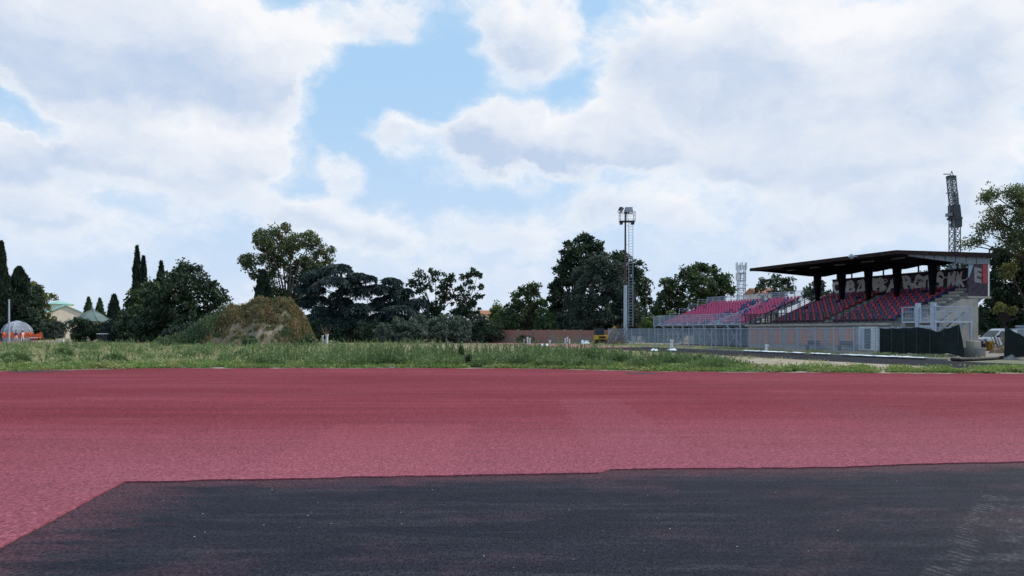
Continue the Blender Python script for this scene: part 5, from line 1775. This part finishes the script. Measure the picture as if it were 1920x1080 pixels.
edge_sheet('white sheet on the kerb just right of the leaning post', 1396, 1474, 11)
edge_sheet('short white sheet on the kerb, second from the left', 1482, 1508, 12)
edge_sheet('short white sheet on the kerb, third from the left', 1522, 1560, 13)
edge_sheet('longest white sheet on the kerb below the dark net', 1580, 1738, 14)
sheet('white scrap on the asphalt straight below the bleacher', 1252, 1268, 657, .8, .2, M['plastic_white'], 6)
sheet('white rag at the rim of the weeds left of the bleacher', 1220, 1234, 658, .8, .25, M['plastic_white'], 7)

# flat dark maroon patches set on the red coat near its far rim
for (lab, p0, p1, py, w_) in (('flat dark patch on the red track at the left', 20, 131, 698.3, 1.3), ('flat dark patch on the red track near the right weeds', 1172, 1246, 701.6, 1.0)):
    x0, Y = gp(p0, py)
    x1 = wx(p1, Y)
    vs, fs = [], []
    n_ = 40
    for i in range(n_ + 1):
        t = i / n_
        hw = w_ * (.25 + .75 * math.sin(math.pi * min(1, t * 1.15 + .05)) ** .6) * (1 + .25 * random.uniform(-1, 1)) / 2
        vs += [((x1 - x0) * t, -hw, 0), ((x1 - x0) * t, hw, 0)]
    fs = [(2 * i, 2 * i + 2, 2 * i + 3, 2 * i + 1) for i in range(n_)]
    o = MB().add(vs, fs).build('dark_patch', mat('dark_maroon', (0.035, 0.012, 0.018), (0.05, 0.016, 0.022), 3, .8))
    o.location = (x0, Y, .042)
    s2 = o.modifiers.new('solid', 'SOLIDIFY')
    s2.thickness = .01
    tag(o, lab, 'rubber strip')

# ------------------------------------------------------------------ mini excavator and brush pile
EY = 96.0
ex = thing('mini_excavator', 'yellow mini excavator with dark cab in front of the brick wall', 'excavator', (wx(1128, EY), EY, 0), R(8))
for s_ in (-1, 1):
    tr_ = MB()
    prof_ = [(-.95, .12), (-.8, 0), (.8, 0), (.95, .12), (.95, .34), (.8, .46), (-.8, .46), (-.95, .34)]
    vs = [(x_, s_ * .55 - .16, z_) for x_, z_ in prof_] + [(x_, s_ * .55 + .16, z_) for x_, z_ in prof_]
    n_ = len(prof_)
    tr_.add(vs, [tuple(range(n_)), tuple(reversed(range(n_, 2 * n_)))] + [(i, n_ + i, n_ + (i + 1) % n_, (i + 1) % n_) for i in range(n_)])
    q = tr_.build('crawler', M['black_rubber'], ex)
    for wxx in (-.62, 0, .62):
        MB().tube((wxx, s_ * .55 - .18, .23), (wxx, s_ * .55 + .18, .23), .15, n=10).build('roller', M['rust'], q)
MB().lathe([(.45, .44), (.45, .56)], n=14).build('turntable', M['dark_steel'], ex)
bd = MB().hexa([(-.95, -.6, .56), (.75, -.6, .56), (.75, .6, .56), (-.95, .6, .56), (-.9, -.55, 1.12), (.6, -.55, 1.12), (.6, .55, 1.12), (-.9, .55, 1.12)]).build('body', M['yellow'], ex, bevel=.06)
MB().box(-.5, .35, -.625, -.57, .72, .98).build('engine_grille', M['black_rubber'], bd)
cb = MB()
for (x_, y_) in ((-.85, -.5), (-.85, .5), (.15, -.5), (.15, .5)):
    cb.bar((x_, y_, 1.1), (x_ + .03, y_, 1.98), .07)
cb.box(-.92, .22, -.56, .56, 1.98, 2.06)
cb = cb.build('cab', M['dark_steel'], ex)
for (x0, x1, y0, y1) in ((-.8, .12, -.515, -.50), (-.8, .12, .50, .515), (-.87, -.855, -.45, .45), (.16, .175, -.45, .45)):
    MB().box(x0, x1, y0, y1, 1.15, 1.95).build('cab_glass', M['glass_dark'], cb)
MB().bar((.65, 0, .75), (1.25, 0, 1.75), .16, .2).bar((1.22, 0, 1.72), (1.75, 0, 2.25), .15, .18).build('boom', M['yellow'], ex)
MB().bar((1.75, 0, 2.25), (2.25, 0, 1.15), .12, .15).build('dipper_arm', M['yellow'], ex)
MB().hexa([(2.1, -.22, .75), (2.5, -.22, .85), (2.5, .22, .85), (2.1, .22, .75), (2.12, -.22, 1.2), (2.4, -.22, 1.2), (2.4, .22, 1.2), (2.12, .22, 1.2)]).build('bucket', M['rust'], ex)
MB().bar((-1.4, 0, .1), (-.95, 0, .3), .9, .06).build('dozer_blade', M['yellow'], ex)

br = thing('branch_pile', 'pile of cut branches leaning on the left end of the fence', 'branches', (wx(1156, 91), 91, 0))
for k in range(22):
    tm = MB()
    a_ = (random.uniform(-1.6, 1.2), random.uniform(-.7, .4), .04)
    b2 = (a_[0] + random.uniform(.3, 2.2), a_[1] + random.uniform(-.4, .4), random.uniform(.5, 2.7))
    limb_mesh(tm, a_, b2, random.uniform(.03, .07), .015, .06, 5, 4)
    tm.build('branch', M['wood'], br)
sheet('grey block beside the foot of the floodlight mast', 1176, 1181, 646, .6, .02, M['concrete'], 8, 'foot_slab')
cbk = thing('cable_box', 'pale grey cable box beside the floodlight mast foot', 'box', (FX + .85, FY - 1.2, 0))
MB().box(-.25, .25, -.2, .2, 0, 1.0).build('body', M['galv_light'], cbk, bevel=.02)
MB().box(-.29, .29, -.24, .24, 1.0, 1.06).build('lid', M['galv'], cbk)

# ------------------------------------------------------------------ yard at the right: van, blocks, pipe, soil
VY = 66.0
vn = thing('white_van', 'white panel van parked nose left in the yard behind the gap', 'van', (wx(1836, VY), VY, 0), R(6))
# side profile: nose at x = 0, tail at x = 4.7
pf = [(0.05, .35), (0.0, .75), (0.12, .98), (0.85, 1.12), (1.45, 1.72), (1.75, 1.88), (4.55, 1.90), (4.7, 1.75), (4.72, .4), (4.6, .32), (0.2, .30)]
n_ = len(pf)
bdv = MB()
vs = [(x_, -.82 + (.10 if z_ > 1.2 else 0), z_) for x_, z_ in pf] + [(x_, .82 - (.10 if z_ > 1.2 else 0), z_) for x_, z_ in pf]
bdv.add(vs, [tuple(range(n_)), tuple(reversed(range(n_, 2 * n_)))] + [(i, n_ + i, n_ + (i + 1) % n_, (i + 1) % n_) for i in range(n_)])
M['van_paint'] = mat('white_car_paint', (0.72, 0.73, 0.75), rough=.3, spec=.5)
bv = bdv.build('body', M['van_paint'], vn, bevel=.05)
MB().hexa([(.92, -.68, 1.15), (.92, .68, 1.15), (1.44, .64, 1.68), (1.44, -.64, 1.68), (.88, -.68, 1.17), (.88, .68, 1.17), (1.40, .64, 1.71), (1.40, -.64, 1.71)]).build('windscreen', M['glass_dark'], vn)
for s_ in (-1, 1):
    MB().hexa([(1.05, s_ * .835, 1.12), (2.1, s_ * .835, 1.12), (2.1, s_ * .80, 1.12), (1.05, s_ * .80, 1.12), (1.5, s_ * .765, 1.66), (2.1, s_ * .765, 1.66), (2.1, s_ * .72, 1.66), (1.5, s_ * .72, 1.66)]).build('side_window', M['glass_dark'], vn)
    for xw in (.85, 3.75):
        wv = thing('x', None, None)
        bpy.data.objects.remove(wv)
        q = MB().lathe([(.14, -.11), (.27, -.11), (.32, -.07), (.32, .07), (.27, .11), (.14, .11)], n=18).build('wheel', M['black_rubber'], vn)
        q.rotation_euler = (math.pi / 2, 0, 0)
        q.location = (xw, s_ * .76, .32)
        MB().lathe([(.19, -.115), (.16, -.125), (.05, -.13)], n=12).build('rim', M['galv_light'], q)
        MB().lathe([(.05, .13), (.16, .125), (.19, .115)], n=12).build('rim', M['galv_light'], q)
    MB().box(-.01 + .03, .12, s_ * .62 - .15, s_ * .62 + .15, .78, .95).build('headlight', M['galv_light'], vn)
    MB().box(1.0, 1.12, s_ * .92 - .09, s_ * .92 + .09, 1.12, 1.3).build('wing_mirror', M['black_rubber'], vn)
MB().box(-.05, .10, -.8, .8, .32, .55).build('bumper', M['black_rubber'], vn)
MB().box(-.015, .06, -.45, .45, .60, .74).build('grille', M['black_rubber'], vn)
MB().tube((1.75, -.828, .9), (1.75, -.823, .9), .28, n=16).build('yellow_emblem', mat('yellow_print', (.62, .38, .03), rough=.4), vn)
MB().hexa([(2.2, -.829, .75), (2.9, -.829, .75), (2.9, -.822, .75), (2.2, -.822, .75), (2.5, -.829, 1.18), (2.75, -.829, 1.18), (2.75, -.822, 1.18), (2.5, -.822, 1.18)]).build('blue_stripe', mat('blue_print', (.05, .12, .35), rough=.4), vn)

ym = thing('yellow_bin', 'yellow plastic bin standing before the white van', 'bin', (wx(1856, 63), 63, 0))
ym.scale = (.72, .72, .8)
MB().hexa([(-.25, -.25, 0), (.25, -.25, 0), (.25, .25, 0), (-.25, .25, 0), (-.32, -.32, .95), (.32, -.32, .95), (.32, .32, .95), (-.32, .32, .95)]).build('body', M['yellow'], ym, bevel=.03)
MB().box(-.34, .34, -.34, .34, .955, 1.02).build('lid', M['yellow'], ym, bevel=.02)
bg_ = thing('bicycle', 'dark bicycle leaning at the nose of the white van', 'bicycle', (wx(1842, 62.5), 62.5, 0), R(5))
for dx in (-.5, .5):
    wh = MB()
    pts_ = [(dx + .32 * math.cos(2 * math.pi * k / 20), 0, .33 + .32 * math.sin(2 * math.pi * k / 20)) for k in range(21)]
    wh.path(pts_, .022, 5)
    for k in range(8):
        wh.bar((dx, 0, .33), pts_[k * 2 + 1], .006)
    wh.build('wheel', M['black_rubber'], bg_)
fr = MB()
for a_, b2 in (((-.5, .33), (-.18, .85)), ((-.5, .33), (0, .33)), ((0, .33), (-.18, .88)), ((0, .33), (.38, .82)), ((-.15, .8), (.36, .86)), ((.5, .33), (.36, .98))):
    fr.tube((a_[0], 0, a_[1]), (b2[0], 0, b2[1]), .02, n=6)
fr.build('frame', M['dark_steel'], bg_)
MB().box(-.30, -.06, -.07, .07, .88, .94).build('saddle', M['black_rubber'], bg_)
MB().bar((.34, -.27, 1.0), (.34, .27, 1.0), .03).build('handlebar', M['dark_steel'], bg_)

pt = thing('pallet_stack', 'leaning brown boards and pallets right of the yellow bin', 'pallets', (wx(1878, 62), 62, 0), R(8))
for k in range(7):
    a_ = MB()
    a_.bar((-.55 + k * .17, -.1 - .05 * (k % 3), 0.01), (-.75 + k * .2 + random.uniform(-.2, .2), .25, 1.15 + random.uniform(-.3, .35)), .14, .03)
    a_.build('board', M['wood'], pt)
for k in range(3):
    MB().box(-.1, .9, -.55, -.15, .02 + k * .16, .05 + k * .16).box(-.1, .0, -.55, -.15, .05 + k * .16, .16 + k * .16).box(.8, .9, -.55, -.15, .05 + k * .16, .16 + k * .16).build('pallet', M['wood'], pt)

cbx = thing('concrete_blocks', 'two stacked precast concrete blocks by the loose net end', 'blocks', (wx(1826, 47.5), 47.5, 0), RZ)
MB().box(-.55, .55, -.3, .35, 0, .62).build('block', M['concrete'], cbx, bevel=.03)
MB().box(-.5, .15, -.1, .45, .625, 1.05).build('block', M['concrete_light'], cbx, bevel=.03)
# soil heaps
def heap(label, px, Z, wpx, hgt, seed, material=None):
    r_ = np.random.default_rng(seed)
    w_ = wpx / 2 / F * Z
    n1_, n2_ = 26, 18
    vs, fs = [], []
    for i in range(n1_ + 1):
        for k in range(n2_ + 1):
            x_, y_ = (i / n1_ * 2 - 1), (k / n2_ * 2 - 1)
            d = max(0, 1 - math.hypot(x_, y_))
            vs.append((x_ * w_, y_ * w_ * .7, -.02 + hgt * d ** .8 * (1 + .3 * math.sin(x_ * 7 + seed) * math.cos(y_ * 6)) + d * r_.normal() * .05))
    for i in range(n1_):
        for k in range(n2_):
            a_ = i * (n2_ + 1) + k
            fs.append((a_, a_ + n2_ + 1, a_ + n2_ + 2, a_ + 1))
    o = MB().add(vs, fs).build('soil_heap', material or M['clay'])
    o.location = (wx(px, Z), Z, 0)
    return tag(o, label, 'soil heap')


heap('brown soil heap in the yard beside the right net', 1884, 56, 60, .75, 1)
heap('low grey rubble heap at the foot of the dark net', 1775, 50.5, 70, .30, 2, M['concrete'])
heap('low rubble heap under the right edge net', 1905, 44.5, 60, .28, 3, M['concrete'])
bh = thing('grass_tuft', 'flat green tuft growing at the rim of the asphalt on the right', 'plant', (*gp(1868, 693), 0))
n_ = 1800
P_ = np.stack([rng.normal(size=n_) * .28, rng.normal(size=n_) * .16, rng.random(n_) * .14 + .02], 1)
leaves('foliage', P_, rng.normal(size=(n_, 3)) * .5 + np.array([0, 0, .8]), rng.uniform(.08, .2, n_), rng.uniform(.02, .05, n_), M['cover'], bh)
# black corrugated pipe lying on the ground
dp = []
for (px, py) in ((1784, 677), (1800, 678), (1822, 677.5), (1850, 676), (1872, 674.5), (1886, 671.5)):
    x_, y_ = gp(px, py)
    dp.append((x_, y_, .10))
dpo = MB()
fine_ = []
for i in range(len(dp) - 1):
    for t in range(14):
        fine_.append(tuple(dp[i][k] + (dp[i + 1][k] - dp[i][k]) * t / 14 for k in range(3)))
dpo.path(fine_, [.10 if i % 2 else .082 for i in range(len(fine_))], 10)
tag(dpo.build('drain_pipe', M['black_rubber']), 'black corrugated drain pipe lying before the yard gap', 'pipe')
# site cabin at the right edge
sc_ = thing('site_cabin', 'grey site cabin behind the net at the right edge', 'cabin', (wx(1955, 52), 52, 0), R(4))
MB().box(0, 5.0, 0, 2.4, .15, 1.95).build('wall', mat('grey_cabin_steel', (.24, .28, .30), (.30, .33, .35), 2, .6), sc_)
MB().box(-.08, 5.08, -.08, 2.48, 1.955, 2.08).build('roof', M['galv'], sc_)
for k in range(14):
    MB().box(.15 + k * .35, .22 + k * .35, -.03, -.002, .2, 1.9).build('rib', M['galv'], sc_)
MB().box(0, 5, .2, 2.2, 0, .15).build('skid', M['dark_steel'], sc_)
w_ = MB().box(1.2, 2.1, -.05, -.031, .9, 1.6).build('window', M['glass_dark'], sc_)

# ------------------------------------------------------------------ weeds and grass
def in_view(x_, y_):
    return np.abs(x_) < .72 * y_ + 1.5


def right_limit(y_):
    """the rank weeds stop where the gravel begins"""
    return np.interp(y_, [28, 33, 40, 50, 70], [10.6, 10.6, 10.4, 10.6, 8.0])


def clump_noise(x_, y_, s=1.0):
    return (np.sin(x_ * .9 * s + 1.3 * np.sin(y_ * .5 * s)) + np.sin(y_ * 1.3 * s + x_ * .6 * s + 2) + np.sin(x_ * 2.3 * s - y_ * .8 * s)) / 3


def blades(name, x_, y_, h_, w_, material, lean=.3, z0=0.0):
    n = len(x_)
    A = np.stack([rng.normal(size=n) * lean, rng.normal(size=n) * lean, np.ones(n)], 1)
    A = unit(A)
    P = np.stack([x_, y_, np.full(n, z0)], 1) + A * (h_ * .5)[:, None]
    return leaves(name, P, A, h_, w_, material)


# low creeping cover along the rim of the track
n = 60000
x_ = rng.uniform(-24, 27, n)
off = np.abs(rng.normal(size=n)) * (1.3 + .5 * clump_noise(x_, x_ * 0 + 3)) * np.where(x_ > 11, .75, 1.15)
y_ = edge_y(x_) + .06 + off - .5 * rng.random(n) * np.maximum(0, clump_noise(x_, 0 * x_, 1.6))
keep = in_view(x_, y_) & (clump_noise(x_, y_, 1.7) > np.where(x_ > 12, -.25, -.62))
x_, y_, off = x_[keep], y_[keep], off[keep]
n = len(x_)
P = np.stack([x_, y_, .03 + rng.random(n) ** 1.5 * (.10 + .16 * np.minimum(1, off / 1.2))], 1)
A = rng.normal(size=(n, 3)) + np.array([0, 0, .5])
tag(leaves('low_weeds', P, A, rng.uniform(.07, .18, n), rng.uniform(.04, .10, n), M['cover']), 'low bright creeping weeds along the rim of the red track', 'weeds', kind='stuff')

# rank weeds and grass behind
n = 150000
x_ = rng.uniform(-60, 14, n)
d = rng.random(n) ** 1.35 * np.where(x_ < -9, 62, 34)
y_ = edge_y(x_) + .7 + d
cn = clump_noise(x_, y_, .8)
patch = clump_noise(x_ * .8, y_ * 1.4 + 5, .45) + .5 * clump_noise(x_, y_, 1.9)
keep = in_view(x_, y_) & (patch > -.42) & (x_ < right_limit(y_) - .8 * rng.random(n)) & (rng.random(n) < np.clip(.45 + .7 * cn + .35 * clump_noise(x_, y_, 2.1) - np.where(x_ > -13, np.maximum(0, d - 9) * .05, np.maximum(0, d - 50) * .05), .03, 1))
x_, y_, d, cn = x_[keep], y_[keep], d[keep], cn[keep]
hh = (.10 + .46 * np.clip(.35 + .9 * cn + .5 * clump_noise(x_, y_, 2.6), 0, 1) * rng.uniform(.4, 1.15, len(x_))) * np.clip(.35 + d * .5, 0, 1)
hh *= np.where(x_ < -13, .85, 1.0) * np.interp(x_, [4, 7, 10.6], [1, .75, .5])
tag(blades('weeds', x_, y_, hh, rng.uniform(.025, .07, len(x_)), M['weed'], .42), 'rank green weeds covering the field behind the red track', 'weeds', kind='stuff')
# leafy tops inside the weeds
k = rng.random(len(x_)) < .8
n = int(k.sum())
P = np.stack([x_[k], y_[k], hh[k] * rng.uniform(.25, 1.0, n)], 1) + rng.normal(size=(n, 3)) * np.array([.08, .08, .02])
tag(leaves('weed_foliage', P, rng.normal(size=(n, 3)) + np.array([0, 0, .4]), rng.uniform(.08, .2, n), rng.uniform(.03, .08, n), M['weed']), 'small leaves among the rank weeds of the field', 'weeds', kind='stuff')

# tall upright weeds (stems clothed in narrow leaves), thickest in the middle and right
P, A, L_, W_ = [], [], [], []


def stalk(x0, y0, h0):
    h0 = h0 * float(np.interp(x0, [4, 6.5, 8.5, 10.6], [1, .75, .5, .4]))
    m_ = int(34 * h0 + 10)
    t = rng.random(m_) ** .8
    q = rng.random(m_) * 6.28
    ln_ = .09 + .16 * (1 - t) * rng.random(m_)
    lean = rng.normal(size=2) * .10
    c_ = np.stack([x0 + lean[0] * t * h0, y0 + lean[1] * t * h0, t * h0], 1)
    a_ = np.stack([np.cos(q), np.sin(q), .9 + t], 1)
    P.append(c_ + unit(a_) * ln_[:, None] * .5)
    A.append(a_)
    L_.append(ln_)
    W_.append(rng.uniform(.02, .045, m_))
    P.append(np.array([[x0 + lean[0] * .5 * h0, y0 + lean[1] * .5 * h0, h0 * .5]]))
    A.append(np.array([[lean[0], lean[1], 1.0]]))
    L_.append(np.array([h0]))
    W_.append(np.array([.03]))


nst = 0
while nst < 1300:
    x0 = random.uniform(-14, 14)
    y0 = float(edge_y(x0)) + .8 + random.random() ** 1.5 * 13
    if x0 > right_limit(y0) or abs(x0) > .72 * y0 + 1:
        continue
    c0 = float(clump_noise(np.array(x0), np.array(y0), .9))
    dens_x = np.interp(x0, [-14, -8, -3, 1, 7, 11, 14], [.25, .3, .6, .7, 1.0, 1.0, .3])
    if random.random() > dens_x * (.35 + 1.0 * c0):
        continue
    stalk(x0, y0, random.uniform(.5, .95) + .35 * max(0, c0) * random.random() + (.25 if random.random() < .12 else 0))
    nst += 1
for k in range(900):
    x0 = random.uniform(-60, -9)
    y0 = float(edge_y(x0)) + 2 + random.random() * 60
    if abs(x0) < .72 * y0 + 1:
        stalk(x0, y0, random.uniform(.4, .85))
# leafy clumps scattered through the field
for k in range(330):
    if k < 190:
        x0 = random.uniform(-12, 10.2)
        y0 = float(edge_y(x0)) + .9 + random.random() ** 1.6 * 9
    else:
        y0 = random.uniform(33, 80)
        x0 = random.uniform(-.70, -.18) * y0
        if y0 < edge_y(x0) + 1:
            continue
    if abs(x0) > .72 * y0 + 1 or x0 > right_limit(y0):
        continue
    r0, h0 = random.uniform(.2, .75), random.uniform(.3, .75) * float(np.interp(x0, [4, 7, 10.6], [1, .7, .45]))
    m_ = int(420 * r0 + 100)
    b_ = ball(m_, .6)
    P.append(np.stack([x0 + b_[:, 0] * r0, y0 + b_[:, 1] * r0 * .8, np.abs(b_[:, 2]) * h0 * rng.uniform(.7, 1.2, m_) + .02], 1))
    A.append(b_ * np.array([1, 1, .4]) + np.array([0, 0, .7]) + rng.normal(size=(m_, 3)) * .4)
    L_.append(rng.uniform(.08, .24, m_))
    W_.append(rng.uniform(.025, .06, m_))
tag(leaves('tall_weeds', np.concatenate(P), np.concatenate(A), np.concatenate(L_), np.concatenate(W_), M['weed_tall']), 'tall upright weeds standing in the middle of the field', 'weeds', kind='stuff')

# dry grass of the far field and sparse tufts on the gravel
n = 60000
y_ = 44 + rng.random(n) ** .9 * 56
x_ = rng.uniform(-1, 1, n) * (.72 * y_)
vv = cU * x_ + sU * y_
keep = (vv < 29.5) & (rng.random(n) < .35 + .4 * clump_noise(x_, y_, .35) + .3 * (y_ < 60))
x_, y_ = x_[keep], y_[keep]
tag(blades('dry_grass', x_, y_, rng.uniform(.10, .34, len(x_)), rng.uniform(.03, .08, len(x_)), M['dry'], .5), 'dry straw coloured grass of the far field', 'grass', kind='stuff')
n = 9000
u__ = rng.uniform(14, 66, n)
v__ = 25.5 + rng.random(n) * 4.8
x_ = -sU * u__ + cU * v__
y_ = cU * u__ + sU * v__
keep = (clump_noise(x_, y_, 1.4) > .35) & (y_ > edge_y(x_) + .2)
x_, y_ = x_[keep], y_[keep]
tag(blades('gravel_tufts', x_, y_, rng.uniform(.06, .22, len(x_)), rng.uniform(.02, .05, len(x_)), M['weed'], .6), 'sparse tufts on the gravel strip beside the asphalt', 'grass', kind='stuff')
n = 14000
u__ = rng.uniform(33, 86, n)
v__ = np.where(rng.random(n) < .55, 37.1 + np.abs(rng.normal(size=n)) * .7, 42.6 - np.abs(rng.normal(size=n)) * .6)
x_ = -sU * u__ + cU * v__
y_ = cU * u__ + sU * v__
keep = clump_noise(x_, y_, 1.1) > -.05
x_, y_ = x_[keep], y_[keep]
tag(blades('verge_grass', x_, y_, rng.uniform(.08, .28, len(x_)), rng.uniform(.02, .06, len(x_)), M['weed'], .5), 'weedy grass on the verge below the fence', 'grass', kind='stuff')

# single bushy weeds that stand out of the field
for (lab, px, py, r_, h_, mt) in [('dark leafy clump at the rim of the track below the middle', 880, 689, .30, .55, 'leaf_dark'),
                                  ('tall dark plume of weeds left of the dark leafy clump', 865, 681, .22, 1.05, 'weed_tall'),
                                  ('dark bushy weed beside the rim right of the middle', 938, 687, .28, .6, 'weed_tall'),
                                  ('broad dark weed bush left of the right hand weeds', 1100, 687, .8, .85, 'weed_tall'),
                                  ('large dark weed bush below the floodlight mast', 1165, 688, .9, .7, 'weed_tall'),
                                  ('rounded weed bush below the left end of the bleacher', 1265, 690, .8, .55, 'weed_tall'),
                                  ('pointed weed bush second from the gravel', 1310, 690, .35, .6, 'weed_tall'),
                                  ('last weed bush before the bare gravel', 1365, 693, .7, .38, 'weed_tall'),
                                  ('dark rounded bush in the left weeds', 215, 684, .7, .6, 'weed_tall'),
                                  ('dark low bush in the weeds left of the rounded one', 118, 672, .7, .7, 'weed_tall'),
                                  ('wide dark weed at the left picture edge', 25, 682, .9, .65, 'weed_tall'),
                                  ('green weed bush in front of the mound', 455, 672, .6, .5, 'weed_tall')]:
    x0, y0 = gp(px, py)
    root = thing('weed_bush', lab, 'weed', (x0, y0, 0), group='bushy weeds in the field')
    n_ = int(1500 + 2600 * r_)
    b_ = ball(n_, .6)
    P_ = np.stack([b_[:, 0] * r_, b_[:, 1] * r_ * .7, np.abs(b_[:, 2]) ** 1.1 * h_ * rng.uniform(.75, 1.1, n_) + .02], 1)
    leaves('foliage', P_, b_ * np.array([1, 1, .4]) + np.array([0, 0, .7]) + rng.normal(size=(n_, 3)) * .4, rng.uniform(.09, .24, n_), rng.uniform(.025, .06, n_), M[mt], root)
    tm = MB()
    for k in range(7):
        q = random.uniform(0, 6.28)
        limb_mesh(tm, (random.uniform(-.05, .05), 0, 0), (r_ * .6 * math.cos(q), r_ * .5 * math.sin(q), h_ * random.uniform(.6, .9)), .015, .005, .08, 4, 3)
    tm.build('stem', M['weed_tall'], root)

# pale crumbled rim where coat and soil meet, and stones on the base layer
MS = mat('pale_crumbled_concrete', (.50, .47, .44), (.38, .36, .34), 4, .95)
for (lab, px0, px1, py) in [('pale broken kerb piece at the track rim left of the middle', 480, 640, 692.0), ('pale kerb piece at the track rim below the mound', 330, 455, 692.3), ('pale sandy kerb piece right of the weeds', 1165, 1260, 697.6),
                            ('short pale kerb piece at the rim below the gravel', 1403, 1446, 699.6), ('pale kerb piece at the rim before the asphalt', 1498, 1572, 700.2), ('pale kerb piece at the far right rim', 1818, 1862, 701.6),
                            ('thin pale kerb piece right of the longest weeds', 1720, 1756, 701.4), ('pale kerb piece at the rim below the cedars', 690, 780, 692.3)]:
    x0, Y0 = gp(px0, py)
    x1 = wx(px1, Y0)
    kp = thing('kerb_piece', lab, 'kerb', (x0, 0, 0))
    xx = x0
    k = 0
    while xx < x1:
        ln_ = random.uniform(.25, .7)
        ya = float(edge_y(xx)) + random.uniform(.08, .16)
        hh_ = random.uniform(.05, .095)
        MB().hexa([(0, 0, 0), (ln_, random.uniform(-.03, .03), 0), (ln_, .14, 0), (0, .14, 0), (.01, .01, hh_), (ln_ - .02, .01, hh_ * random.uniform(.7, 1.1)), (ln_ - .02, .12, hh_), (.02, .13, hh_)]).build('stone', MS, kp).location = (xx - x0, ya, 0)
        xx += ln_ + random.uniform(.02, .35)
peb = MB()
for k in range(34):
    px, py = random.uniform(150, 1900), random.uniform(905, 1075)
    x0, y0 = gp(px, py)
    if x0 < -3.6:
        continue
    s_ = random.uniform(.0025, .0055)
    peb.hexa([(x0 + dx * s_ * random.uniform(.6, 1.3), y0 + dy * s_ * random.uniform(.6, 1.3), .0205 + dz_ * s_ * .9) for dz_ in (0, 1) for dx, dy in ((-1, -1), (1, -1), (1, 1), (-1, 1))])
tag(peb.build('grit', MS), 'pale grit scattered over the black base layer', 'grit', kind='stuff')
